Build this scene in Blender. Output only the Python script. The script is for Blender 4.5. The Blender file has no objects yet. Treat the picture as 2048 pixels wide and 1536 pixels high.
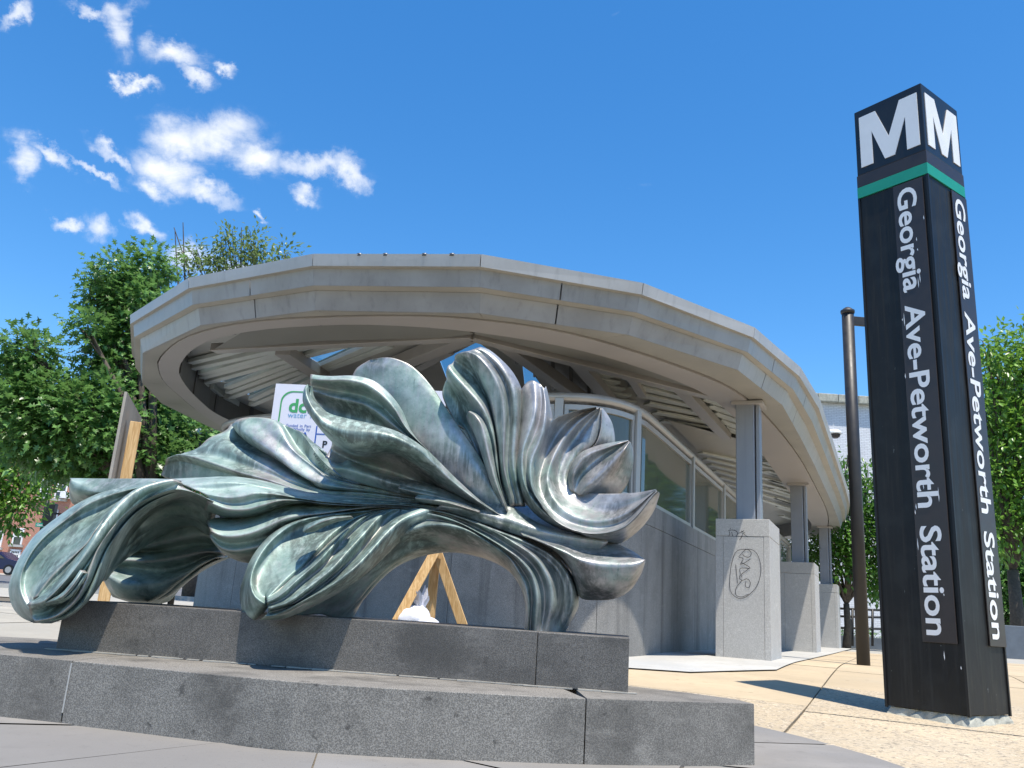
import bpy, bmesh, math, random
import numpy as np
from mathutils import Vector, Matrix
from mathutils.geometry import tessellate_polygon
random.seed(7); rng = np.random.default_rng(11)
SC = bpy.context.scene; COL = SC.collection
R = math.radians
# ------------------------------------------------------------------ camera
F, PITCH, ROLL = 1712.8, .2625213, .0653722
FW = np.array([0, math.cos(PITCH), math.sin(PITCH)]); UP = np.array([0, -math.sin(PITCH), math.cos(PITCH)]); RT = np.array([1., 0, 0])
IX = math.cos(ROLL)*RT + math.sin(ROLL)*UP; IU = -math.sin(ROLL)*RT + math.cos(ROLL)*UP
cd = bpy.data.cameras.new('camera'); cam = bpy.data.objects.new('camera', cd); COL.objects.link(cam); SC.camera = cam
cd.sensor_width = 36; cd.lens = F/2048*36; cd.clip_start = .05; cd.clip_end = 3000
cam.matrix_world = Matrix(((IX[0], IU[0], -FW[0], 0), (IX[1], IU[1], -FW[1], 0), (IX[2], IU[2], -FW[2], 0), (0, 0, 0, 1)))
# ------------------------------------------------------------------ light
SUND = Vector((.142, -.292, 1.0)).normalized()
sl = bpy.data.lights.new('sun', 'SUN'); sl.energy = 5.0; sl.angle = R(.53); sl.color = (1, .93, .82)
so = bpy.data.objects.new('sun', sl); COL.objects.link(so); so.rotation_euler = SUND.to_track_quat('Z', 'Y').to_euler(); so.location = (4, -4, 20)
SC.view_settings.view_transform = 'Standard'; SC.view_settings.look = 'None'; SC.view_settings.exposure = .5; SC.view_settings.gamma = 1
SC.view_settings.use_curve_mapping = False
W = bpy.data.worlds.new('World'); SC.world = W; W.use_nodes = True


class NT:
    """small helper for writing node trees"""
    def __init__(s, tree): s.t = tree; tree.nodes.clear()
    def n(s, typ, **kw):
        o = s.t.nodes.new(typ)
        ins = kw.pop('ins', {})
        for k, v in kw.items(): setattr(o, k, v)
        for k, v in ins.items():
            if isinstance(v, bpy.types.NodeSocket): s.t.links.new(v, o.inputs[k])
            else: o.inputs[k].default_value = v
        return o
    def m(s, op, a, b=0, c=0, clamp=False):
        return s.n('ShaderNodeMath', operation=op, use_clamp=clamp, ins={0: a, 1: b, 2: c}).outputs[0]
    def mix(s, f, a, b, bt='MIX'):
        o = s.n('ShaderNodeMix', data_type='RGBA', blend_type=bt, clamp_factor=True, ins={0: f})
        for i, v in ((6, a), (7, b)):
            if isinstance(v, bpy.types.NodeSocket): s.t.links.new(v, o.inputs[i])
            else: o.inputs[i].default_value = (*v, 1) if len(v) == 3 else v
        return o.outputs[2]
    def ramp(s, f, lo, hi, a=0., b=1., smooth=True):
        return s.n('ShaderNodeMapRange', interpolation_type='SMOOTHSTEP' if smooth else 'LINEAR', ins={0: f, 1: lo, 2: hi, 3: a, 4: b}).outputs[0]
    def noise(s, v, scale, detail=4, rough=.55, dist=0.):
        return s.n('ShaderNodeTexNoise', ins={'Vector': v, 'Scale': scale, 'Detail': detail, 'Roughness': rough, 'Distortion': dist}).outputs[0]


w = NT(W.node_tree)
sky = w.n('ShaderNodeTexSky', sky_type='NISHITA', sun_disc=False, sun_elevation=math.asin(SUND.z), sun_rotation=math.atan2(SUND.x, SUND.y), air_density=1.0, dust_density=.2, ozone_density=3.0)
tc = w.n('ShaderNodeTexCoord')
# fair-weather clouds: blobs placed by direction on the sky, edges torn by noise
CL = [(235, 35, 42, 26, 20), (245, 70, 30, 48, 10), (182, 28, 42, 16, -28), (20, 28, 40, 14, 25), (350, 120, 52, 26, 8), (395, 150, 34, 18, -20), (445, 132, 34, 13, -28), (268, 168, 50, 14, -20), (228, 150, 16, 12, 0),
      (430, 270, 105, 42, 8), (355, 275, 60, 40, 0), (510, 310, 70, 36, -10), (330, 330, 70, 38, -20), (420, 380, 72, 24, -28), (630, 325, 95, 24, -8), (700, 350, 42, 22, -25), (612, 380, 34, 18, -20), (215, 300, 60, 15, -30), (300, 365, 44, 22, -20), (50, 320, 34, 40, 20), (110, 315, 60, 18, -35), (180, 335, 60, 10, -28),
      (205, 450, 42, 32, -25), (130, 435, 34, 16, -10), (290, 455, 44, 18, -30), (528, 426, 16, 10, -20), (380, 515, 60, 30, 15), (470, 540, 60, 26, 5)]
cdir = np.array([0, .86, .51])      # tangent point of the cloud map on the sky
ex = Vector((1, 0, 0)); ey = Vector((0, -.51, .86))
v = tc.outputs['Generated']
def dot(vec): return w.n('ShaderNodeVectorMath', operation='DOT_PRODUCT', ins={0: v, 1: tuple(vec)}).outputs['Value']
dz = w.m('MAXIMUM', dot(cdir), .02)
uu = w.m('DIVIDE', dot(ex), dz); vv = w.m('DIVIDE', dot(ey), dz)
uv = w.n('ShaderNodeCombineXYZ', ins={0: uu, 1: vv}).outputs[0]
nz = w.n('ShaderNodeTexNoise', ins={'Vector': uv, 'Scale': 16., 'Detail': 7., 'Roughness': .62})
warp = w.n('ShaderNodeVectorMath', operation='MULTIPLY_ADD', ins={0: nz.outputs['Color'], 1: (.085, .085, 0), 2: uv}).outputs[0]
warp = w.n('ShaderNodeVectorMath', operation='SUBTRACT', ins={0: warp, 1: (.0425, .0425, 0)}).outputs[0]
acc = None
def skyuv(px, py):
    d = (px-1024)/F*IX - (py-768)/F*IU + FW; k = d@cdir
    return np.array([(d@np.array(ex))/k, (d@np.array(ey))/k])
for (px, py, a, b, ang) in CL:
    c = skyuv(px, py); e = skyuv(px+a*math.cos(R(ang)), py-a*math.sin(R(ang)))-c
    al = math.atan2(e[1], e[0]); A = np.hypot(*e)*1.3; B = A*b/a
    mp = w.n('ShaderNodeMapping', vector_type='TEXTURE', ins={'Vector': warp, 'Location': (c[0], c[1], 0), 'Rotation': (0, 0, al), 'Scale': (A, B, 1)})
    ln = w.n('ShaderNodeVectorMath', operation='LENGTH', ins={0: mp.outputs[0]}).outputs['Value']
    k = w.ramp(ln, 1.3, 0., 0, 1.0)
    acc = k if acc is None else w.m('MAXIMUM', acc, k)
nf = w.noise(w.n('ShaderNodeMapping', ins={'Vector': uv, 'Rotation': (0, 0, .5), 'Scale': (.6, 1.25, 1)}).outputs[0], 17, 9, .64, .9)
dens = w.m('POWER', w.ramp(w.m('ADD', acc, w.m('MULTIPLY', w.m('SUBTRACT', nf, .5), 1.15)), .22, 1.15, smooth=False), 1.25)
thin = w.m('MULTIPLY', w.m('MULTIPLY', w.ramp(acc, .02, .55), w.ramp(nf, .42, .72)), .42)
skc = w.mix(w.m('MAXIMUM', w.m('MULTIPLY', dens, .95), thin), sky.outputs[0], (4.9, 5.0, 5.15))
hsv = w.n('ShaderNodeHueSaturation', ins={'Hue': .5, 'Saturation': 1.32, 'Value': 1.06, 'Color': skc})
bg = w.n('ShaderNodeBackground', ins={'Color': hsv.outputs[0], 'Strength': .15})
w.n('ShaderNodeOutputWorld', ins={0: bg.outputs[0]})

# ------------------------------------------------------------------ geometry helpers
def ray(px, py): return (px-1024)/F*IX - (py-768)/F*IU + FW
def onz(px, py, z): r = ray(px, py); return r*(z/r[2])
def onY(px, py, Y): r = ray(px, py); return r*(Y/r[1])
NV = np.array([.9122, -.4098]); DV = np.array([.4098, .9122])
def ND(n, d, z): return np.array([n*NV[0]+d*DV[0], n*NV[1]+d*DV[1], z])
def nd(P): return np.array([P[0]*NV[0]+P[1]*NV[1], P[0]*DV[0]+P[1]*DV[1], P[2]])
def ss(a, b, x): t = min(1, max(0, (x-a)/(b-a))); return t*t*(3-2*t)
def G(x, y):
    z = -.58 + .235*ss(4.6, 11.4, y)
    az = x/max(y, .1)
    if y > 17.6: z += (y-17.6)*(.0185*ss(-.1, -.35, az) + .0022*ss(.1, .4, az))
    return z


class MB:
    def __init__(s): s.v = []; s.f = []
    def face(s, pts): b = len(s.v); s.v += [tuple(p) for p in pts]; s.f.append(tuple(range(b, b+len(pts)))); return s
    def hexa(s, P):          # P: 8 points, bottom 4 then top 4
        b = len(s.v); s.v += [tuple(p) for p in P]
        for f in ((3, 2, 1, 0), (4, 5, 6, 7), (0, 1, 5, 4), (1, 2, 6, 5), (2, 3, 7, 6), (3, 0, 4, 7)): s.f.append(tuple(b+i for i in f))
        return s
    def box(s, c, sz, ax=None):
        c = np.array(c, float); X, Y, Z = ax if ax is not None else (np.array([1., 0, 0]), np.array([0, 1., 0]), np.array([0, 0, 1.]))
        P = []
        for k in (-.5, .5):
            for i, j in ((-.5, -.5), (.5, -.5), (.5, .5), (-.5, .5)): P.append(c + X*i*sz[0] + Y*j*sz[1] + Z*k*sz[2])
        return s.hexa(P)
    def nbox(s, n0, n1, d0, d1, z0, z1):   # box in the station's own axes
        return s.hexa([ND(a, b, z) for z in (z0, z1) for a, b in ((n0, d0), (n1, d0), (n1, d1), (n0, d1))])
    def beam(s, p, q, wd, h, up=(0, 0, 1)):
        p = np.array(p, float); q = np.array(q, float); X = (q-p); L = np.linalg.norm(X); X /= L
        Y = np.cross(np.array(up, float), X); Y /= np.linalg.norm(Y); Z = np.cross(X, Y)
        return s.box((p+q)/2, (L, wd, h), (X, Y, Z))
    def tube(s, pts, rad, n=10, caps=True):
        pts = [np.array(p, float) for p in pts]; rad = rad if hasattr(rad, '__len__') else [rad]*len(pts)
        b = len(s.v); ref = np.array([.3, .2, .93])
        for i, p in enumerate(pts):
            t = pts[min(i+1, len(pts)-1)]-pts[max(i-1, 0)]; t /= np.linalg.norm(t)
            a = np.cross(t, ref); 
            if np.linalg.norm(a) < .05: a = np.cross(t, (1, 0, 0))
            a /= np.linalg.norm(a); c = np.cross(t, a)
            for k in range(n): th = 2*math.pi*k/n; s.v.append(tuple(p+rad[i]*(math.cos(th)*a+math.sin(th)*c)))
        for i in range(len(pts)-1):
            for k in range(n): s.f.append((b+i*n+k, b+i*n+(k+1) % n, b+(i+1)*n+(k+1) % n, b+(i+1)*n+k))
        if caps: s.f.append(tuple(b+k for k in range(n))[::-1]); s.f.append(tuple(b+(len(pts)-1)*n+k for k in range(n)))
        return s
    def lathe(s, c, prof, n=20):
        b = len(s.v)
        for r_, z in prof:
            for k in range(n): th = 2*math.pi*k/n; s.v.append((c[0]+r_*math.cos(th), c[1]+r_*math.sin(th), c[2]+z))
        for i in range(len(prof)-1):
            for k in range(n): s.f.append((b+i*n+k, b+i*n+(k+1) % n, b+(i+1)*n+(k+1) % n, b+(i+1)*n+k))
        s.f.append(tuple(b+k for k in range(n))[::-1]); s.f.append(tuple(b+(len(prof)-1)*n+k for k in range(n)))
        return s
    def prism(s, poly, z0, z1):
        n = len(poly); lo = [(p[0], p[1], z0) for p in poly]; hi = [(p[0], p[1], z1) for p in poly]
        b = len(s.v); s.v += lo+hi
        for i in range(n): j = (i+1) % n; s.f.append((b+i, b+j, b+n+j, b+n+i))
        for t in tessellate_polygon([[Vector(p) for p in lo]]): s.f.append(tuple(b+i for i in t)); s.f.append(tuple(b+n+i for i in t)[::-1])
        return s
    def add(s, V, Fc): b = len(s.v); s.v += [tuple(p) for p in V]; s.f += [tuple(b+i for i in f) for f in Fc]; return s


def obj(name, mb, mat, parent=None, smooth=False, bevel=0, kind=None, fixn=True, label=None):
    me = bpy.data.meshes.new(name)
    off = Vector(parent['_w']) if parent is not None and '_w' in parent else Vector((0, 0, 0))
    V = np.array(mb.v, dtype=float)-np.array(off)
    me.from_pydata(V.tolist(), [], mb.f)
    o = bpy.data.objects.new(name, me); COL.objects.link(o)
    if parent is not None: o.parent = parent
    if mat: me.materials.append(mat)
    if fixn:
        bm = bmesh.new(); bm.from_mesh(me); bmesh.ops.recalc_face_normals(bm, faces=bm.faces); bm.to_mesh(me); bm.free()
    if smooth:
        for p in me.polygons: p.use_smooth = True
    if bevel:
        md = o.modifiers.new('bevel', 'BEVEL'); md.width = bevel; md.segments = 2; md.limit_method = 'ANGLE'
    if kind: o['kind'] = kind
    if label: o['label'] = label
    return o


ALLT = []
def thing(name, label, cat, loc=(0, 0, 0), group=None):
    o = bpy.data.objects.new(name, None); COL.objects.link(o); o.location = tuple(float(a) for a in loc); o.empty_display_size = .2
    o['label'] = label; o['category'] = cat
    if group: o['group'] = group
    o['_w'] = [float(a) for a in loc]; ALLT.append(o)
    return o
def tag(o, label, cat, group=None):
    o['label'] = label; o['category'] = cat
    if group: o['group'] = group
    return o
def sub(o):      # let a mesh part carry children: they share its parent's offset
    o['_w'] = list(o.parent['_w']) if o.parent else [0, 0, 0]
    ALLT.append(o); return o

# ------------------------------------------------------------------ materials
def mat(name, build):
    m = bpy.data.materials.new(name); m.use_nodes = True; t = NT(m.node_tree); g = t.n('ShaderNodeTexCoord').outputs['Object']
    pos = t.n('ShaderNodeNewGeometry').outputs['Position']
    p = t.n('ShaderNodeBsdfPrincipled'); out = t.n('ShaderNodeOutputMaterial', ins={0: p.outputs[0]})
    build(t, pos, p, out); return m
def setp(t, p, **kw):
    for k, v in kw.items():
        k = k.replace('_', ' ')
        if isinstance(v, bpy.types.NodeSocket): t.t.links.new(v, p.inputs[k])
        elif k == 'Base Color': p.inputs[k].default_value = (*v, 1)
        else: p.inputs[k].default_value = v
def bump(t, p, h, s=.3, d=.01):
    b = t.n('ShaderNodeBump', ins={'Strength': s, 'Distance': d, 'Height': h}); t.t.links.new(b.outputs[0], p.inputs['Normal'])
def mapping(t, pos, sc): return t.n('ShaderNodeMapping', ins={'Vector': pos, 'Scale': sc}).outputs[0]
def simple(name, col, rough=.5, metal=0., var=.12, sc=6, bs=0.1, streak=0.):
    def b(t, pos, p, out):
        n1 = t.noise(pos, sc, 6, .6); c = t.mix(t.ramp(n1, .3, .7), [a*(1-var) for a in col], [min(1, a*(1+var)) for a in col])
        if streak:
            n2 = t.noise(mapping(t, pos, (9, 9, .5)), 1.5, 4, .6); c = t.mix(t.ramp(n2, .5, .8, 0, streak), c, [a*.45 for a in col])
        setp(t, p, Base_Color=c, Roughness=t.ramp(n1, .2, .8, rough*.85, min(1, rough*1.15)), Metallic=metal)
        if bs: bump(t, p, t.noise(pos, sc*12, 3), bs, .004)
    return mat(name, b)
def granite(name, a, b_, sc=260, rough=.6, stain=.35, streak=0., spk=.5):
    def b(t, pos, p, out):
        n1 = t.noise(pos, sc, 2, .6); n2 = t.noise(pos, sc*1.3, 2, .5); big = t.noise(pos, 3.2, 5, .6); mid = t.noise(pos, 14, 4, .65)
        c = t.mix(t.ramp(n1, .42, .62), a, b_)
        c = t.mix(t.ramp(n2, .60, .68, 0, spk), c, [min(1, q*1.9) for q in b_])
        c = t.mix(t.ramp(big, .42, .75, 0, stain), c, [q*.45 for q in a]); c = t.mix(t.ramp(mid, .62, .72, 0, stain*.9), c, [q*.35 for q in a])
        if streak:
            st = t.noise(mapping(t, pos, (2.6, 2.6, .16)), 1.3, 5, .62)
            c = t.mix(t.ramp(st, .48, .74, 0, streak), c, [q*.22 for q in a])
        oi = t.n('ShaderNodeObjectInfo').outputs['Random']; c = t.mix(t.m('MULTIPLY', oi, .3), c, [q*.7 for q in a])
        sm = t.noise(mapping(t, pos, (2, 2, 5)), 2.2, 6, .7); c = t.mix(t.ramp(sm, .55, .72, 0, .22), c, [min(1, q*1.5) for q in b_])
        setp(t, p, Base_Color=c, Roughness=rough); bump(t, p, n1, .35, .002)
    return mat(name, b)
M = {}
M['step'] = granite('dark_granite', (.088, .081, .073), (.185, .172, .156), 210, .5, .7)
M['step2'] = granite('brown_granite', (.145, .134, .118), (.29, .27, .238), 190, .62, .8)
M['granite'] = granite('pale_granite', (.40, .39, .37), (.56, .55, .52), 120, .7, .12, .0)
M['granite_wall'] = granite('stained_granite', (.20, .195, .185), (.31, .30, .28), 120, .7, .35, .75)
M['metal'] = simple('canopy_panel', (.325, .33, .34), .40, .15, .10, 2.2, .03, .38)
M['coping'] = simple('coping_metal', (.50, .49, .48), .45, .15, .08, 2, .04, .3)
M['soffit'] = simple('soffit_panel', (.38, .37, .335), .5, .1, .09, 1.6, .03, .12)
M['ringm'] = simple('soffit_ring', (.40, .38, .37), .5, .05, .05, 1.2, .02)
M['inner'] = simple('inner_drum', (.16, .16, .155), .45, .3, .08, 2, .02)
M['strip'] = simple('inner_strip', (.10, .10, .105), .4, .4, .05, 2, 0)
M['frame'] = simple('painted_steel', (.42, .405, .385), .38, .3, .05, 5, .02)
M['frame_blue'] = simple('column_steel', (.27, .285, .32), .42, .2, .07, 2, .02, .2)
M['slat'] = simple('louvre_slat', (.58, .62, .59), .4, .1, .08, 3, .02)
M['ceil'] = simple('ceiling_panel', (.45, .45, .42), .5, .1, .07, 2, .02)
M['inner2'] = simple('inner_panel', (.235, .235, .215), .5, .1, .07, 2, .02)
M['dark'] = simple('dark_gasket', (.02, .02, .02), .6, 0, .1, 5, 0)
def _bronze(t, pos, p, out):
    n1 = t.noise(pos, 1.5, 6, .6, .4); n2 = t.noise(pos, 8, 6, .65); n3 = t.noise(pos, 60, 3, .6); n4 = t.noise(pos, 1.5, 4, .6, 1.)
    st = t.noise(mapping(t, pos, (15, 15, 1.0)), 1.8, 6, .68)
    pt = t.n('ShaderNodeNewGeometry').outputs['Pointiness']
    green = t.mix(t.ramp(n2, .3, .7), (.18, .275, .24), (.38, .475, .43))
    silver = t.mix(t.ramp(n2, .3, .7), (.29, .28, .28), (.53, .52, .515))
    gx = t.ramp(t.n('ShaderNodeSeparateXYZ', ins={0: pos}).outputs[0], -1.4, .5, .05, -.085)
    f = t.ramp(t.m('ADD', gx, t.m('ADD', t.m('MULTIPLY', n1, .75), t.m('MULTIPLY', st, .35))), .42, .62)
    c = t.mix(f, silver, green)
    dk = t.m('MULTIPLY', t.ramp(n4, .46, .60), t.ramp(st, .36, .56))
    c = t.mix(t.m('MULTIPLY', dk, .66), c, (.045, .052, .05))
    c = t.mix(t.ramp(st, .60, .70, 0, .5), c, (.06, .075, .075))
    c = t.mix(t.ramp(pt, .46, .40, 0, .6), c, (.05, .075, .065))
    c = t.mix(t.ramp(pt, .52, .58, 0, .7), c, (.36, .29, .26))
    c = t.mix(t.ramp(n3, .64, .74, 0, .4), c, (.05, .055, .055))
    setp(t, p, Base_Color=c, Metallic=t.ramp(f, 0, 1, .54, .26), Roughness=t.m('ADD', t.ramp(f, 0, 1, .34, .40), t.m('MULTIPLY', n3, .14)))
    bump(t, p, t.m('ADD', n2, t.m('MULTIPLY', n3, .5)), .16, .012)
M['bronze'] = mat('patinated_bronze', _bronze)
def _pyl(t, pos, p, out):
    st = t.noise(mapping(t, pos, (30, 30, 1.2)), 1.2, 5, .65); sp = t.noise(mapping(t, pos, (1, 1, .35)), 46, 3, .5); b_ = t.noise(pos, 5, 5)
    c = t.mix(t.ramp(st, .45, .75), (.008, .008, .008), (.024, .024, .022)); c = t.mix(t.ramp(b_, .45, .7, 0, .5), c, (.022, .023, .022))
    c = t.mix(t.ramp(sp, .74, .78, 0, .8), c, (.25, .27, .27))
    setp(t, p, Base_Color=c, Roughness=t.ramp(st, .3, .7, .42, .62), Specular_IOR_Level=.35); bump(t, p, b_, .05, .02)
M['pylon'] = mat('black_enamel', _pyl)
M['plate'] = simple('brown_plate', (.036, .028, .026), .38, 0, .1, 8, .02)
M['mface'] = simple('sign_head_black', (.016, .016, .017), .3, 0, .1, 5, .02)
M['white'] = simple('sign_white', (.80, .80, .80), .4, 0, .03, 5, 0)
M['green'] = simple('sign_green', (.015, .30, .19), .38, 0, .04, 5, 0)
M['rail'] = simple('dark_bronze_paint', (.020, .019, .019), .5, .0, .15, 9, .05)
M['conc'] = simple('rough_concrete', (.36, .36, .31), .9, 0, .25, 9, .8)
M['pine'] = None
def _wood(t, pos, p, out):
    gr = t.noise(mapping(t, pos, (60, 60, 4)), 1.5, 5, .6, .8); kn = t.noise(pos, 9, 2)
    c = t.mix(t.ramp(gr, .35, .65), (.52, .30, .11), (.74, .50, .24)); c = t.mix(t.ramp(kn, .72, .76, 0, .7), c, (.22, .09, .03))
    setp(t, p, Base_Color=c, Roughness=.65); bump(t, p, gr, .2, .003)
M['pine'] = mat('pine_timber', _wood)
M['ply'] = simple('grey_board', (.36, .32, .27), .7, 0, .12, 3, .1, .25)
M['board'] = simple('sign_board_white', (.70, .69, .76), .45, 0, .02, 3, 0)
M['ink_green'] = simple('ink_green', (.05, .33, .11), .5, 0, .03, 3, 0)
M['ink_blue'] = simple('ink_blue', (.02, .10, .42), .5, 0, .03, 3, 0)
M['ink_lblue'] = simple('ink_light_blue', (.16, .36, .60), .5, 0, .03, 3, 0)
M['ink_black'] = simple('ink_black', (.015, .015, .018), .5, 0, .03, 3, 0)
M['bag'] = simple('white_sandbag', (.72, .74, .82), .8, 0, .1, 20, .6)
M['marker'] = simple('marker_ink', (.02, .02, .03), .5, 0, .2, 40, 0)
M['asphalt'] = simple('asphalt', (.12, .12, .125), .9, 0, .2, 3, .3)
M['paint'] = simple('road_paint_yellow', (.60, .50, .22), .8, 0, .1, 6, .1)
M['wallblue'] = simple('planter_wall', (.10, .12, .145), .8, 0, .15, 3, .2)
M['black'] = simple('black_iron', (.012, .012, .013), .45, .2, .1, 6, 0)
def _conc(name, col, agg=0., crack=.6):
    def b(t, pos, p, out):
        n1 = t.noise(pos, 1.3, 6, .62); n2 = t.noise(pos, 9, 5, .6); n3 = t.noise(pos, 150, 2)
        oi = t.n('ShaderNodeObjectInfo').outputs['Random']
        c = t.mix(t.ramp(n1, .35, .7), [a*.86 for a in col], [a*1.08 for a in col]); c = t.mix(t.ramp(n2, .55, .7, 0, .4), c, [a*.62 for a in col])
        c = t.mix(t.m('MULTIPLY', oi, .6), c, [a*.74 for a in col]); c = t.mix(t.ramp(t.noise(pos, .6, 5, .6), .45, .7, 0, .45), c, [a*q for a, q in zip(col, (.82, .88, .98))])
        h = n3
        if agg:
            vo = t.n('ShaderNodeTexVoronoi', ins={'Vector': pos, 'Scale': 62., 'Randomness': 1.}); m = t.noise(pos, 22, 4, .7)
            rc = t.mix(t.n('ShaderNodeSeparateColor', ins={0: vo.outputs['Color']}).outputs[0], (.12, .105, .085), (.62, .52, .38))
            k = t.m('MULTIPLY', t.ramp(m, .45, .60), agg); c = t.mix(k, c, rc); h = t.m('ADD', t.m('MULTIPLY', vo.outputs['Distance'], -2.), n3)
        sv = t.n('ShaderNodeTexVoronoi', ins={'Vector': pos, 'Scale': 3.2, 'Randomness': 1.}); c = t.mix(t.ramp(sv.outputs['Distance'], .085, .05, 0, .55), c, [a*.42 for a in col])
        sp = t.noise(pos, 60, 2); c = t.mix(t.ramp(sp, .68, .74, 0, .5), c, [a*.4 for a in col])
        setp(t, p, Base_Color=c, Roughness=.88); bump(t, p, h, .5 if agg else .25, .004)
    return mat(name, b)
M['tan'] = _conc('tan_concrete', (.50, .40, .265)); M['agg'] = _conc('exposed_aggregate', (.50, .405, .275), .95)
M['grey'] = _conc('grey_concrete', (.38, .36, .315)); M['pale'] = _conc('pale_concrete', (.46, .45, .42)); M['slate'] = _conc('slate_apron', (.235, .222, .205))
M['joint'] = simple('joint_dirt', (.13, .11, .08), .95, 0, .3, 30, .5)
def _leaf(name, a, b_, tr=.35):
    def b(t, pos, p, out):
        g = t.n('ShaderNodeNewGeometry'); rnd = g.outputs['Random Per Island']; n1 = t.noise(pos, 1.1, 3)
        c = t.mix(t.m('POWER', rnd, 1.4), [q*.7 for q in a], [q*1.25 for q in b_]); c = t.mix(t.ramp(n1, .35, .65, 0, .6), c, [q*.7 for q in a])
        setp(t, p, Base_Color=c, Roughness=.33)
        tl = t.n('ShaderNodeBsdfTranslucent', ins={0: t.mix(.5, c, [min(1, q*1.6) for q in b_])})
        mx = t.n('ShaderNodeMixShader', ins={0: tr, 1: p.outputs[0], 2: tl.outputs[0]}); t.t.links.new(mx.outputs[0], out.inputs[0])
    return mat(name, b)
M['oak'] = _leaf('oak_leaf', (.045, .13, .02), (.17, .32, .09)); M['lime'] = _leaf('lime_leaf', (.09, .21, .025), (.21, .38, .06)); M['pale_leaf'] = _leaf('pale_leaf', (.09, .16, .05), (.20, .28, .09))
M['shrub_leaf'] = _leaf('glossy_leaf', (.045, .13, .02), (.12, .26, .04))
M['bark'] = simple('bark', (.075, .06, .045), .9, 0, .35, 14, .8)
def _glass(name, col, tr, rough=.03):
    def b(t, pos, p, out):
        setp(t, p, Base_Color=col, Roughness=rough, Specular_IOR_Level=.8)
        tb = t.n('ShaderNodeBsdfTransparent', ins={0: (.62, .80, .86, 1)}); mx = t.n('ShaderNodeMixShader', ins={0: tr, 1: p.outputs[0], 2: tb.outputs[0]}); t.t.links.new(mx.outputs[0], out.inputs[0])
    return mat(name, b)
M['glass'] = _glass('screen_glass', (.115, .13, .105), .16, .05); M['skyglass'] = _glass('skylight_glass', (.08, .14, .16), .55); M['win'] = _glass('window_glass', (.03, .035, .04), 0.)
def _brick(name, a, b_, mort, sw=.23, sh=.075, ax=None):
    def b(t, pos, p, out):
        X, = (ax,); u = t.n('ShaderNodeVectorMath', operation='DOT_PRODUCT', ins={0: pos, 1: X}).outputs['Value']
        z = t.n('ShaderNodeSeparateXYZ', ins={0: pos}).outputs[2]; vec = t.n('ShaderNodeCombineXYZ', ins={0: u, 1: z}).outputs[0]
        br = t.n('ShaderNodeTexBrick', ins={'Vector': vec, 'Color1': (*a, 1), 'Color2': (*b_, 1), 'Mortar': (*mort, 1), 'Scale': 1., 'Mortar Size': .011, 'Mortar Smooth': .3, 'Brick Width': sw, 'Row Height': sh, 'Bias': 0.})
        n1 = t.noise(pos, 1.2, 6, .65); c = t.mix(t.ramp(n1, .45, .75, 0, .35), br.outputs[0], [q*.6 for q in a])
        setp(t, p, Base_Color=c, Roughness=.85); bump(t, p, br.outputs['Fac'], -.6, .012)
    return mat(name, b)

# ------------------------------------------------------------------ ground (setting)
ys = [-6, -2, 0, 2, 3.5, 5, 5.6, 6.2, 6.8, 7.4, 8, 8.6, 9.2, 9.8, 10.4, 12, 14, 17.6, 20, 24, 30, 40, 52, 66, 90, 140, 300, 900]
def grid(xs, ys_, dz, name, m):
    mb = MB(); nx = len(xs)
    for y in ys_:
        for x in xs: mb.v.append((x, y, G(x, y)+dz))
    for j in range(len(ys_)-1):
        for i in range(nx-1): a = j*nx+i; mb.f.append((a, a+1, a+nx+1, a+nx))
    return obj(name, mb, m, kind='structure', smooth=True, fixn=False)
xs = [-900, -300, -140, -90, -60, -45, -34, -26, -20, -16, -13, -10, -8, -6, -4, -2, 0, 2, 4, 6, 8, 10, 13, 16, 20, 26, 34, 50, 80, 140, 300, 900]
ground = grid(xs, ys, -.03, 'ground', M['joint'])
far = grid(xs, [19.4, 24, 30, 40, 52, 66, 90, 140, 300, 890], -.012, 'far_pavement', M['grey'])
road = grid([-200, -90, -60, -45, -34, -26, -20, -16, -13, -10, -7, -4], [27, 32, 38, 44, 50, 58.5], .0, 'road', M['asphalt'])
for yy in (57.2,): 
    mb = MB()
    for x0 in range(-80, -8, 6): mb.face([(x0, yy, G(x0, yy)+.012), (x0+6, yy, G(x0+6, yy)+.012), (x0+6, yy+.35, G(x0+6, yy)+.014), (x0, yy+.35, G(x0, yy)+.014)])
    obj('road_marking', mb, M['paint'], kind='structure', fixn=False)
mb = MB()
for x0 in range(-84, -4, 4): mb.hexa([(x, y, G(x, 26.7)+z) for z in (-.3, .10) for x, y in ((x0, 26.7), (x0+4, 26.7), (x0+4, 27.0), (x0, 27.0))])
obj('kerb', mb, M['pale'], kind='structure')
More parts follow.
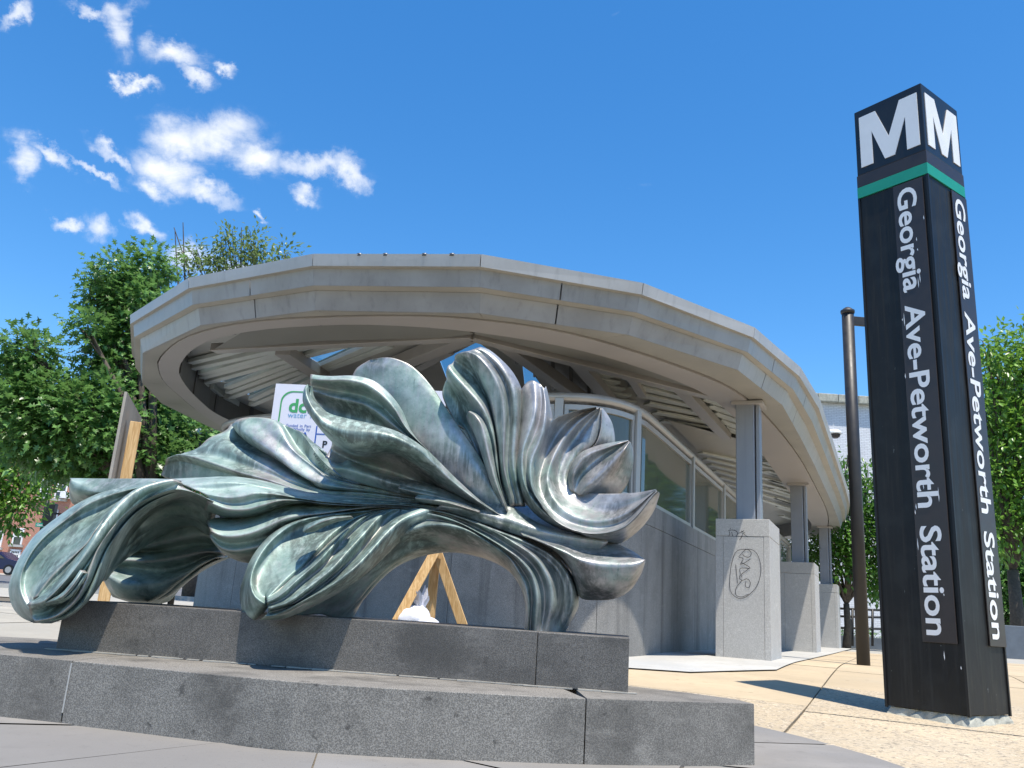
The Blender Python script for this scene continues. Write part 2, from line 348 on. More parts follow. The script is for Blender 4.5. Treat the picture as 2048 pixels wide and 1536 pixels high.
# paving slabs, each its own piece of the ground
ground['_w'] = [0, 0, 0]; ALLT.append(ground)
SL = 1.92
for i in range(-7, 8):
    for j in range(0, 10):
        n0 = -.62+i*SL; d0 = 3.0+j*SL+.35*(i % 2); g_ = .007
        if n0 > -9.3 and n0+SL < -2.9 and d0 > 9.4: continue
        c = ND(n0+SL/2, d0+SL/2, 0)
        if c[1] < 1.5 or c[1] > 20.5 or (c[0]/max(c[1], .1)) > 1.1: continue
        if math.hypot(c[0]+.75, c[1]-4.2) < 1.2: continue
        u0, u1, w0, w1 = n0+g_, n0+SL-g_, d0+g_, d0+SL-g_
        mb = MB(); tt = [(u0, w0), (u1, w0), (u1, w1), (u0, w1)]
        dz_ = random.uniform(-.003, .003)
        top = []; K = 4
        for b_ in range(K+1):
            for a_ in range(K+1):
                q = ND(u0+(u1-u0)*a_/K, w0+(w1-w0)*b_/K, 0); mb.v.append((q[0], q[1], G(q[0], q[1])+dz_))
        for b_ in range(K):
            for a_ in range(K): k0 = b_*(K+1)+a_; mb.f.append((k0, k0+1, k0+K+2, k0+K+1))
        for e in range(4):
            q0 = ND(*tt[e], 0); q1 = ND(*tt[(e+1) % 4], 0)
            mb.face([(q0[0], q0[1], G(*q0[:2])+dz_), (q1[0], q1[1], G(*q1[:2])+dz_), (q1[0], q1[1], G(*q1[:2])-.05), (q0[0], q0[1], G(*q0[:2])-.05)])
        left = c[0] < -1.8
        m = M['grey'] if left else (M['agg'] if c[1] < 7.6 and not (i, j) in ((1, 1),) else M['tan'])
        obj('paving_slab', mb, m, ground, fixn=False)
# pale concrete strip beside the station wall
mb = MB(); strip = [(-11.6, 12), (-11.2, 9.6), (-10.2, 8.4), (-8.6, 7.9), (-6, 7.7), (-3.4, 7.9), (-1.8, 8.6), (-1.15, 9.8), (-1.1, 12), (-1.1, 27)]
inner = [(-9.2, 12), (-9.2, 10.4), (-9, 10), (-8.2, 9.6), (-6, 9.2), (-3.6, 9.2), (-3.1, 9.4), (-2.8, 9.8), (-2.75, 12), (-2.75, 27)]
for k in range(len(strip)-1):
    a, b_, c, d = [ND(*q, 0) for q in (strip[k], strip[k+1], inner[k+1], inner[k])]; KK = 8
    pp = lambda u, v: (a*(1-u)+b_*u)*(1-v)+(d*(1-u)+c*u)*v
    for u in range(KK):
        for v_ in range(4): mb.face([(q[0], q[1], G(q[0], q[1])+.014) for q in (pp(u/KK, v_/4), pp((u+1)/KK, v_/4), pp((u+1)/KK, (v_+1)/4), pp(u/KK, (v_+1)/4))])
obj('entrance_apron', mb, M['pale'], kind='structure', fixn=False)
# slate apron round the sculpture
mb = MB(); nseg = 72
for k in range(nseg):
    a0, a1 = 2*math.pi*k/nseg, 2*math.pi*(k+1)/nseg
    for r0, r1 in ((0, .8), (.8, 1.7), (1.7, 2.66)):
        P = [(-.75+r_*math.cos(a), 4.2+r_*math.sin(a)) for r_, a in ((r0, a0), (r1, a0), (r1, a1), (r0, a1))]
        mb.face([(x, y, G(x, y)+.012) for x, y in P])
apron = obj('slate_apron', mb, M['joint'], kind='structure', fixn=False); apron['_w'] = [0, 0, 0]; ALLT.append(apron)
for r0, r1, n0 in ((.1, .6, 5), (.605, 1.6, 9), (1.605, 2.66, 15)):
    for k in range(n0):
        a0, a1 = -math.pi*1.12+k*2*math.pi/n0+.004, -math.pi*1.12+(k+1)*2*math.pi/n0-.004
        if math.sin((a0+a1)/2) > .55: continue
        mb = MB(); K = 8; A = np.linspace(a0, a1, K); dz_ = random.uniform(-.003, .003)
        for q in range(K-1):
            P = [(-.75+r_*math.cos(t_), 4.2+r_*math.sin(t_)) for r_, t_ in ((r0+.005, A[q]), (r1-.005, A[q]), (r1-.005, A[q+1]), (r0+.005, A[q+1]))]
            mb.face([(x, y, G(x, y)+.018+dz_) for x, y in P][::-1])
        obj('slate_slab', mb, M['slate'], apron, fixn=True)

# ------------------------------------------------------------------ sculpture base
def cr(P, n):
    """Catmull-Rom resample of a polyline to n points, even in arc length"""
    P = np.array(P, float)
    if len(P) == 2: return P[0]+(P[1]-P[0])*np.linspace(0, 1, n)[:, None]
    Q = np.vstack([2*P[0]-P[1], P, 2*P[-1]-P[-2]]); out = []
    for i in range(1, len(Q)-2):
        p0, p1, p2, p3 = Q[i-1:i+3]
        t = np.linspace(0, 1, 12, endpoint=False)[:, None]
        out.append(.5*((2*p1)+(-p0+p2)*t+(2*p0-5*p1+4*p2-p3)*t*t+(-p0+3*p1-3*p2+p3)*t**3))
    out = np.vstack(out+[P[-1:]])
    s_ = np.r_[0, np.cumsum(np.linalg.norm(np.diff(out, axis=0), axis=1))]
    u = np.linspace(0, s_[-1], n)
    return np.stack([np.interp(u, s_, out[:, k]) for k in range(out.shape[1])], 1)
ZB = -.31
fr = cr([(-3.3, 4.55), (-2.75, 4.2), (-2.18, 3.98), (-1.84, 3.90), (-1.48, 3.80), (-1.09, 3.68), (-.56, 3.58), (.39, 3.70), (1.15, 3.97)], 60)
bs = thing('granite_plinth_step', 'low curved dark granite step of joined blocks under the sculpture plinth', 'plinth step', (-.8, 4.4, -.58))
cuts = [-3.3]+[onz(px, py, ZB)[0] for px, py in ((140, 1322), (1172, 1396))]+[1.15]
def frY(x): return float(np.interp(x, fr[:, 0], fr[:, 1]))
for k in range(3):
    x0, x1 = cuts[k]+(.002 if k else 0), cuts[k+1]-(.002 if k < 2 else 0)
    X = np.linspace(x0, x1, 18); poly = [(x, frY(x)) for x in X]
    bk = {0: [(x1, 5.5), (-3.0, 5.2)], 1: [(x1-.25 if x1 < 1 else x1, 5.4), (x0, 5.5)], 2: [(1.12, 4.16), (.95, 4.36), (.62, 4.62), (x0-.02, 5.0)]}[k]
    mb = MB().prism(poly+bk, -.64, ZB)
    obj('step_block', mb, M['step2'], bs, bevel=.006)
pl = thing('sculpture_plinth', 'upper dark granite plinth block carrying the bronze leaf', 'plinth', (-.8, 4.4, -.31))
A0 = np.array([.61, 4.062]); A1 = np.array([-2.165, 4.462]); pd = (A1-A0)/np.linalg.norm(A1-A0); pn = np.array([-pd[1], pd[0]]); pn = pn if pn[1] > 0 else -pn
ZP = -.068
cutp = [0, .42, np.linalg.norm(A1-A0)]
for k in range(2):
    s0, s1 = cutp[k]+(.001 if k else 0), cutp[k+1]-(.001 if k < 1 else 0)
    poly = [A0+pd*s0, A0+pd*s1, A0+pd*s1+pn*.78, A0+pd*s0+pn*.78]
    obj('plinth_block', MB().prism(poly, ZB, ZP), M['step'], pl, bevel=.005)
xj = cuts[1]; mj = MB().box((xj, frY(xj)+.012, -.42), (.006, .03, .2)); obj('mortar_joint', mj, M['pale'], bs)
mo = MB()
for k in range(70):
    s_ = random.uniform(0, cutp[2]); c = A0+pd*s_-pn*.006
    mo.box((c[0], c[1], ZB+.004), (random.uniform(.03, .16), random.uniform(.012, .03), random.uniform(.003, .007)))
obj('mortar_bead', mo, M['grey'], pl, kind='stuff')

# ------------------------------------------------------------------ the bronze leaf sculpture
def S(px, py, off):
    r = ray(px, py); return r*((4.146+off)/(r[1]+.144*r[0]))
scu = thing('leaf_sculpture', 'large green and silver patinated bronze acanthus leaf sculpture arching over its granite plinth', 'sculpture', (-.75, 4.5, ZP))
RF = .5
def ss_(t): return np.clip(t*2, 0, 1)
def loft(name, curves, dz=0., tilt=(0, 0), lean=0., th=.07, n=64, k=7, roll=.05, ends=.35, extra=None, roll0=True, roll1=True):
    A = []; tl_ = np.interp(np.linspace(0, 1, len(curves)), np.linspace(0, 1, len(tilt)), tilt)
    for r_, offs, pts in curves:
        p = cr(pts, n); t = np.linspace(0, 1, n)
        off = np.interp(t, np.linspace(0, 1, len(offs)), offs)
        off = np.convolve(np.r_[[off[0]]*5, off, [off[-1]]*5], np.ones(11)/11, 'valid')
        tap = ends+(1-ends)*np.minimum(1, np.minimum(t/.22, (1-t)/.16)); tap = tap*tap*(3-2*tap)
        A.append(np.column_stack([p, off+dz*ss_(t)+tl_[len(A)]*ss_(t)+lean*t-r_*RF*tap]))
    A = np.array(A)
    Q = np.concatenate([[2*A[0]-A[1]], A, [2*A[-1]-A[-2]]]); rows = []
    for i in range(1, len(Q)-2):
        p0, p1, p2, p3 = Q[i-1:i+3]
        for t in np.linspace(0, 1, k, endpoint=False): rows.append(.5*((2*p1)+(-p0+p2)*t+(2*p0-5*p1+4*p2-p3)*t*t+(-p0+3*p1-3*p2+p3)*t**3))
    rows.append(A[-1]); rows = np.array(rows)
    # smooth roll-over of the rims
    def rim(a, b, s_):
        q = a.copy(); q[..., 2] += roll*s_; q[..., :2] += (b[..., :2]-a[..., :2])*0.0; return q
    if roll0: rows = np.concatenate([[rim(rows[0], rows[1], 1.)], [rim(rows[0], rows[1], .45)*1], rows]); 
    if roll1: rows = np.concatenate([rows, [rim(rows[-1], rows[-2], .45)], [rim(rows[-1], rows[-2], 1.)]])
    G3 = np.array([[S(*q) for q in row] for row in rows])
    a, b = G3.shape[:2]
    mb = MB(); mb.v = [tuple(p) for p in G3.reshape(-1, 3)]
    for i in range(a-1):
        for j in range(b-1): q = i*b+j; mb.f.append((q, q+1, q+b+1, q+b))
    nv = np.array([.1425, .9898, 0])
    B3 = G3+nv*th; base = len(mb.v); mb.v += [tuple(p) for p in B3.reshape(-1, 3)]
    for i in range(a-1):
        for j in range(b-1): q = base+i*b+j; mb.f.append((q, q+b, q+b+1, q+1))
    ring_ = [(0, j) for j in range(b)]+[(i, b-1) for i in range(1, a)]+[(a-1, j) for j in range(b-2, -1, -1)]+[(i, 0) for i in range(a-2, 0, -1)]
    for x in range(len(ring_)):
        i0, j0 = ring_[x]; i1, j1 = ring_[(x+1) % len(ring_)]; mb.f.append((i0*b+j0, i1*b+j1, base+i1*b+j1, base+i0*b+j0))
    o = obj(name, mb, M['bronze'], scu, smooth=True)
    return o
L_ = loft
L_('core', [(0, [.6], [(430, 975), (560, 985), (700, 990), (850, 990), (1000, 1000), (1140, 1035)]), (.04, [.5], [(440, 1040), (560, 1040), (700, 1040), (850, 1035), (1000, 1045), (1140, 1082)]), (0, [.55], [(440, 1085), (520, 1105), (640, 1100), (760, 1080), (880, 1060), (980, 1080), (1060, 1110), (1140, 1150)])], th=.12)
L_('leaf_fan', lean=.3, curves=[(0, [.42, .6], [(860, 1012), (700, 1000), (560, 985), (425, 962), (345, 960), (322, 950)]), (0, [.42, .58], [(858, 1010), (700, 998), (600, 985), (535, 962), (425, 936), (353, 928), (326, 940)]),
  (-.03, [.42, .56], [(850, 1008), (700, 997), (600, 984), (535, 968), (476, 952), (398, 932), (359, 921), (330, 929)]), (.06, [.42, .52], [(848, 1006), (700, 995), (652, 990), (593, 979), (535, 960), (476, 944), (425, 926), (384, 913), (355, 909), (335, 916)]),
  (.0, [.42, .6], [(845, 1004), (720, 990), (652, 986), (593, 970), (535, 948), (476, 927), (425, 912), (390, 906), (361, 908)]), (.05, [.42, .62], [(842, 1002), (730, 988), (650, 983), (590, 962), (540, 938), (480, 912), (430, 893), (395, 896)]),
  (.03, [.42, .64], [(840, 1000), (735, 985), (645, 980), (588, 952), (545, 928), (500, 906), (455, 884), (418, 876)]), (-.06, [.42, .66], [(838, 998), (740, 984), (642, 977), (623, 965), (584, 942), (545, 919), (505, 901), (476, 885), (463, 868), (450, 862)]), (-.16, [.44, .7], [(838, 990), (742, 974), (648, 962), (628, 950), (590, 925), (552, 902), (512, 884), (486, 868), (474, 852), (462, 848)])])
L_('leaf_fan', lean=.3, curves=[(.0, [.42, .62], [(838, 999), (740, 986), (645, 977), (623, 964), (584, 940), (545, 914), (505, 892), (478, 870), (463, 850)]), (.09, [.42, .56], [(838, 997), (745, 982), (650, 970), (593, 944), (554, 912), (505, 878), (484, 860), (476, 839)]),
  (.04, [.42, .56], [(838, 996), (750, 980), (660, 960), (605, 925), (565, 890), (530, 858), (505, 834)]), (.08, [.42, .56], [(838, 995), (755, 978), (665, 958), (632, 936), (593, 905), (574, 880), (560, 852), (545, 838)]),
  (-.04, [.42, .58], [(838, 994), (757, 976), (670, 955), (636, 936), (600, 900), (580, 870), (566, 848)]), (.04, [.42, .56], [(836, 992), (760, 974), (690, 958), (648, 925), (618, 890), (602, 870), (588, 858)]),
  (.06, [.42, .54], [(834, 990), (765, 972), (711, 967), (681, 952), (642, 918), (618, 884), (603, 864)]), (-.03, [.42, .54], [(832, 990), (770, 973), (718, 966), (690, 948), (657, 918), (632, 890), (612, 876)]),
  (.02, [.42, .52], [(830, 990), (775, 973), (728, 962), (700, 944), (672, 924), (650, 906), (626, 890)])])
L_('leaf_plate', [(0, [.5, .4], [(655, 918), (682, 926), (697, 920), (720, 931), (760, 945), (800, 955), (850, 965), (900, 985), (960, 1012)]), (.05, [.42, .34], [(664, 935), (690, 937), (740, 951), (790, 967), (850, 980), (900, 998), (955, 1018)]), (0, [.46, .36], [(685, 955), (720, 965), (750, 974), (790, 985), (830, 992), (890, 1005), (950, 1022)])])
L_('leaf_finger', [(0, [.36, .32], [(800, 969), (830, 977), (870, 986), (920, 1002), (960, 1018)]), (.05, [.33, .3], [(797, 976), (830, 984), (870, 992), (920, 1006), (958, 1020)]), (0, [.36, .32], [(800, 983), (830, 990), (860, 997), (910, 1008), (955, 1022)])], th=.05)
L_('leaf_finger', [(0, [.3, .28], [(836, 989), (870, 993), (905, 1001), (960, 1020)]), (.05, [.27, .25], [(830, 996), (866, 1000), (905, 1008), (958, 1024)]), (0, [.3, .28], [(834, 1003), (862, 1007), (905, 1014), (955, 1028)])], th=.05)
# tall rounded back petal
L_('petal', [(-.02, [.4, .5], [(1010, 1030), (985, 1018), (945, 1000), (893, 958), (866, 932), (840, 908), (813, 874), (793, 843), (775, 815), (753, 793), (725, 775), (700, 764)]), (.05, [.4, .52], [(1010, 1026), (975, 985), (935, 940), (895, 895), (862, 850), (835, 812), (808, 778), (775, 750), (735, 735), (712, 738)]),
  (.06, [.4, .52], [(1010, 1022), (980, 970), (945, 920), (910, 870), (880, 825), (852, 787), (822, 757), (788, 735), (755, 724), (735, 722)]), (.0, [.4, .5], [(1010, 1018), (985, 962), (960, 915), (930, 870), (900, 828), (881, 800), (864, 774), (844, 750), (819, 729), (790, 717), (768, 715), (745, 718)])], roll=.03)
L_('dark_hollow', [(0, [.34, .34], [(1000, 1032), (950, 1006), (895, 972), (855, 942), (820, 920), (793, 905), (762, 902), (734, 906), (700, 902), (671, 888), (664, 880)]), (-.04, [.5, .55], [(1000, 1036), (940, 1010), (885, 985), (840, 962), (800, 945), (760, 933), (720, 922), (690, 910), (662, 895)]), (0, [.5, .5], [(1000, 1038), (930, 1012), (880, 992), (830, 974), (780, 960), (740, 950), (700, 940), (670, 927), (650, 915)])])
L_('petal', [(.0, [.3, .24], [(860, 905), (835, 880), (819, 860), (810, 843), (798, 815), (781, 790), (759, 768), (734, 756), (703, 751), (666, 752), (641, 751), (621, 748)]), (.07, [.3, .24], [(862, 907), (838, 884), (820, 866), (806, 848), (790, 822), (770, 800), (748, 782), (722, 769), (690, 762), (655, 762), (620, 760)]),
  (-.05, [.32, .3], [(864, 908), (840, 888), (820, 872), (801, 852), (783, 831), (762, 810), (737, 795), (708, 787), (670, 780), (620, 770)]), (.03, [.3, .3], [(866, 910), (842, 892), (820, 876), (799, 860), (780, 845), (757, 826), (730, 810), (702, 802), (663, 794), (620, 780)]),
  (-.1, [.3, .32], [(868, 912), (845, 895), (822, 880), (798, 867), (773, 853), (746, 838), (716, 828), (684, 820), (650, 808), (620, 790)]), (-.14, [.3, .3], [(870, 914), (848, 898), (823, 886), (798, 876), (768, 864), (734, 856), (692, 848), (658, 838), (634, 821), (622, 802)])], roll=.02)
L_('petal', [(.0, [.3, .3, .12, .1, .16], [(1010, 1035), (960, 1000), (910, 955), (870, 915), (850, 897), (823, 878), (793, 862), (768, 854), (734, 845), (692, 836), (658, 826), (634, 808), (620, 788), (616, 768)]), (.1, [.3, .3, .12, .08, .14], [(1010, 1036), (958, 1003), (905, 962), (865, 925), (840, 902), (815, 888), (785, 875), (755, 868), (720, 865), (690, 862), (655, 850), (630, 825), (614, 795), (611, 772)]),
  (.05, [.3, .3, .14, .1, .16], [(1010, 1037), (956, 1006), (900, 966), (861, 934), (827, 913), (793, 896), (762, 891), (734, 893), (705, 892), (680, 880), (652, 862), (626, 838), (608, 806), (608, 778)]), (-.06, [.32, .34, .24, .2, .22], [(1010, 1038), (952, 1010), (895, 975), (855, 945), (820, 923), (793, 907), (762, 904), (734, 908), (700, 905), (671, 890), (645, 864), (622, 834), (606, 806), (606, 784)])])
# tall central leaf
L_('tall_leaf', [(-.06, [.4, .55], [(1010, 1025), (975, 960), (955, 915), (944, 890), (929, 859), (912, 847), (902, 830), (891, 809), (885, 792), (885, 780), (891, 763)]), (-.1, [.4, .52], [(1012, 1023), (985, 965), (965, 920), (950, 880), (935, 850), (925, 825), (915, 800), (903, 780), (893, 758)]),
  (.04, [.36, .4], [(1014, 1020), (1000, 970), (991, 930), (986, 888), (976, 857), (963, 830), (945, 803), (920, 778), (903, 760), (892, 745)]), (.07, [.36, .38], [(1016, 1018), (1001, 968), (994, 930), (989, 888), (980, 848), (966, 816), (946, 790), (926, 768), (908, 748), (896, 732)]),
  (.02, [.36, .42], [(1017, 1016), (1002, 968), (997, 930), (992, 885), (985, 845), (974, 810), (957, 785), (936, 763), (918, 744), (904, 727)]), (-.08, [.36, .44], [(1018, 1015), (1003, 966), (998, 928), (993, 882), (986, 841), (977, 805), (963, 776), (948, 752), (929, 734), (909, 720)]),
  (.03, [.36, .4], [(1020, 1014), (1005, 960), (1000, 920), (995, 875), (988, 835), (979, 797), (967, 769), (955, 745), (942, 726), (927, 714), (911, 710)]), (.07, [.36, .38], [(1023, 1012), (1008, 955), (1004, 910), (1001, 868), (997, 826), (988, 787), (975, 753), (960, 728), (942, 711), (925, 704)]),
  (.10, [.36, .38], [(1028, 1010), (1013, 955), (1008, 920), (1009, 868), (1009, 826), (1004, 787), (992, 757), (976, 732), (956, 711), (936, 702)]), (-.03, [.36, .4], [(1034, 1010), (1020, 955), (1016, 920), (1017, 868), (1018, 826), (1014, 785), (1003, 755), (986, 729), (966, 709), (946, 699)]),
  (.05, [.36, .42], [(1040, 1010), (1028, 955), (1023, 915), (1025, 868), (1027, 826), (1024, 787), (1013, 757), (996, 730), (974, 707), (954, 696)]), (.05, [.36, .44], [(1044, 1010), (1033, 955), (1030, 920), (1033, 868), (1035, 826), (1033, 785), (1022, 755), (1004, 727), (982, 706), (960, 694)]),
  (0, [.38, .48], [(1048, 1010), (1038, 955), (1036, 920), (1039, 870), (1042, 830), (1042, 790), (1039, 768), (1024, 742), (1006, 722), (981, 701), (966, 695)])], k=6)
L_('leaf_hook', [(-.02, [.34, .42], [(1012, 1025), (985, 975), (968, 925), (955, 885), (944, 858), (936, 845), (932, 832)]), (.08, [.3, .34], [(1014, 1023), (993, 970), (979, 922), (970, 884), (962, 852), (950, 832), (937, 823)]), (.0, [.32, .4], [(1016, 1020), (999, 968), (990, 920), (985, 880), (976, 850), (962, 831), (944, 822)])], th=.05)
L_('tall_leaf', [(-.02, [.5, .4, .36], [(1037, 788), (1036, 826), (1035, 861), (1030, 900), (1028, 935), (1034, 972), (1050, 1005), (1080, 1035), (1130, 1060), (1190, 1074)]), (.05, [.46, .36, .32], [(1052, 766), (1052, 800), (1050, 840), (1042, 880), (1036, 920), (1040, 962), (1055, 995), (1085, 1030), (1130, 1056), (1190, 1072)]),
  (.10, [.44, .34, .28], [(1066, 761), (1070, 797), (1068, 830), (1056, 868), (1046, 899), (1044, 935), (1049, 968), (1065, 998), (1095, 1030), (1138, 1056), (1190, 1071)]), (.02, [.44, .34, .28], [(1080, 768), (1083, 800), (1079, 840), (1066, 878), (1055, 905), (1053, 935), (1058, 968), (1076, 1000), (1104, 1031), (1142, 1057), (1190, 1070)]),
  (.10, [.44, .32, .26], [(1088, 776), (1092, 815), (1087, 857), (1077, 888), (1064, 920), (1061, 951), (1067, 982), (1083, 1008), (1110, 1038), (1147, 1060), (1190, 1069)]), (-.02, [.5, .42, .36], [(1092, 772), (1099, 805), (1103, 838), (1095, 870), (1082, 900), (1072, 930), (1069, 955), (1075, 985), (1092, 1012), (1118, 1038), (1150, 1055)])])
# right flower
L_('flower_petal', [(.05, [.62, .6], [(1150, 985), (1158, 930), (1175, 905), (1192, 885), (1200, 862), (1203, 840), (1203, 817)]), (0, [.66, .62], [(1170, 985), (1185, 925), (1205, 895), (1214, 875), (1214, 850), (1208, 830), (1204, 817)]), (0.02, [.7, .66], [(1190, 985), (1215, 930), (1228, 895), (1230, 875), (1225, 848), (1215, 829), (1205, 816)])], ends=.2)
L_('lily_cup', [(.02, [.56, .48, .36, .24, .2, .2, .12], [(1192, 814), (1162, 819), (1134, 827), (1103, 840), (1090, 870), (1075, 905), (1066, 940), (1063, 962), (1070, 990), (1088, 1018), (1114, 1044), (1148, 1061), (1186, 1068), (1223, 1064), (1251, 1053), (1277, 1029), (1300, 999), (1315, 982)]),
  (-.09, [.6, .56, .46, .34, .27, .26, .15], [(1196, 815), (1170, 824), (1142, 838), (1118, 862), (1096, 899), (1082, 935), (1077, 963), (1083, 993), (1101, 1022), (1130, 1043), (1162, 1054), (1192, 1058), (1223, 1053), (1250, 1041), (1275, 1019), (1298, 995), (1313, 981)]),
  (.01, [.6, .56, .48, .4, .33, .29, .17], [(1199, 815), (1178, 828), (1155, 845), (1132, 870), (1112, 903), (1099, 936), (1096, 963), (1103, 988), (1122, 1013), (1150, 1032), (1185, 1041), (1220, 1039), (1250, 1028), (1277, 1010), (1312, 980)]),
  (-.03, [.62, .6, .54, .46, .38, .32, .18], [(1201, 816), (1188, 830), (1171, 848), (1147, 881), (1129, 909), (1117, 938), (1114, 960), (1122, 982), (1142, 1003), (1170, 1018), (1200, 1025), (1230, 1022), (1260, 1010), (1285, 997), (1312, 980)]),
  (.0, [.62, .6, .56, .5, .42, .34, .19], [(1202, 816), (1195, 835), (1182, 855), (1168, 880), (1150, 908), (1135, 935), (1130, 957), (1136, 976), (1155, 993), (1180, 1004), (1210, 1008), (1240, 1003), (1270, 994), (1312, 979)]),
  (.0, [.62, .62, .6, .52, .44, .36, .2], [(1203, 817), (1203, 840), (1199, 862), (1190, 885), (1168, 908), (1148, 932), (1140, 952), (1144, 970), (1160, 984), (1192, 987), (1239, 987), (1274, 985), (1313, 978)])], n=80, ends=.6)
L_('flower_petal', lean=.0, curves=[(.0, [.5, .5], [(1138, 978), (1136, 950), (1142, 930), (1158, 908), (1180, 896), (1206, 888), (1235, 883), (1256, 880)]), (.06, [.48, .47], [(1143, 981), (1147, 948), (1160, 925), (1180, 908), (1206, 898), (1232, 889), (1257, 881)]), (-.02, [.48, .47], [(1150, 985), (1160, 955), (1180, 932), (1205, 912), (1230, 897), (1258, 882)]),
  (.09, [.46, .45], [(1160, 990), (1177, 972), (1196, 955), (1223, 928), (1246, 902), (1259, 883)]), (.0, [.5, .48], [(1180, 992), (1205, 978), (1232, 954), (1250, 927), (1258, 902), (1260, 884)]), (-.05, [.54, .52], [(1210, 995), (1237, 988), (1256, 962), (1266, 930), (1267, 905), (1261, 884)])], ends=.2)
L_('flower_cup', [(.03, [.2, .14], [(1150, 1061), (1185, 1069), (1223, 1065), (1251, 1054), (1277, 1030), (1300, 1000), (1317, 983)]), (.0, [.26, .16], [(1180, 1074), (1215, 1076), (1245, 1068), (1275, 1046), (1302, 1016), (1319, 986)]), (-.1, [.34, .2], [(1200, 1080), (1232, 1086), (1257, 1075), (1286, 1050), (1309, 1018), (1319, 990)])])
L_('stem', [(0, [.36], [(880, 1000), (940, 1008), (985, 1008), (1020, 1010), (1050, 1030), (1090, 1052), (1150, 1068), (1200, 1075)]), (.05, [.3], [(880, 1010), (940, 1020), (990, 1034), (1030, 1044), (1065, 1056), (1110, 1068), (1160, 1076), (1215, 1084)]), (0, [.32], [(870, 1018), (930, 1034), (990, 1055), (1040, 1072), (1080, 1085), (1110, 1098), (1140, 1110), (1180, 1115)])])
L_('lower_petal', tilt=[.2, .02, 0, 0], curves=[(0, [.3, .18], [(1040, 1062), (1079, 1067), (1120, 1066), (1155, 1069), (1194, 1074), (1232, 1087), (1265, 1102), (1284, 1115), (1291, 1120)]), (.0, [.26, .16], [(1045, 1070), (1085, 1080), (1120, 1085), (1155, 1092), (1194, 1098), (1232, 1104), (1265, 1110), (1290, 1119)]), (.10, [.2, .16], [(1060, 1075), (1100, 1090), (1128, 1100), (1155, 1113), (1194, 1122), (1244, 1125), (1270, 1122), (1289, 1119)]),
  (.09, [.22, .16], [(1100, 1095), (1130, 1112), (1155, 1130), (1185, 1145), (1220, 1150), (1255, 1145), (1278, 1132), (1290, 1121)]), (.03, [.26, .18], [(1120, 1110), (1140, 1135), (1158, 1160), (1180, 1175), (1215, 1178), (1250, 1168), (1272, 1148), (1290, 1123)]), (-.08, [.34, .22], [(1140, 1130), (1150, 1165), (1160, 1195), (1194, 1200), (1232, 1196), (1262, 1178), (1282, 1148), (1291, 1124)])])
# long left limb
L_('long_limb', tilt=[.2, .05, 0, 0], curves=[(-.02, [.36, .3, .1], [(930, 1018), (800, 1003), (720, 997), (650, 990), (590, 978), (530, 962), (480, 954), (440, 953), (400, 955), (350, 957), (320, 961)]), (.07, [.34, .26, .06], [(930, 1020), (800, 1006), (720, 1001), (650, 996), (590, 987), (530, 972), (480, 964), (440, 962), (400, 965), (355, 967)]),
  (-.01, [.34, .26, .1], [(930, 1021), (800, 1008), (720, 1004), (650, 999), (590, 989), (540, 979), (500, 973), (465, 976), (435, 980), (385, 978)]), (.06, [.34, .24, .1], [(930, 1022), (800, 1010), (720, 1008), (650, 1003), (600, 996), (550, 988), (510, 986), (480, 992), (450, 994), (405, 986)]),
  (-.01, [.34, .26, .12], [(930, 1023), (800, 1012), (720, 1010), (650, 1006), (600, 1000), (560, 995), (520, 998), (490, 1006), (455, 1007), (415, 996)]), (.05, [.34, .24, .12], [(930, 1024), (800, 1013), (720, 1012), (650, 1008), (605, 1002), (562, 1002), (525, 1013), (490, 1022), (450, 1020), (413, 1005)]),
  (-.1, [.36, .3, .24], [(930, 1025), (800, 1015), (720, 1014), (650, 1010), (610, 1004), (570, 1009), (530, 1024), (495, 1033), (450, 1034), (408, 1020)])])
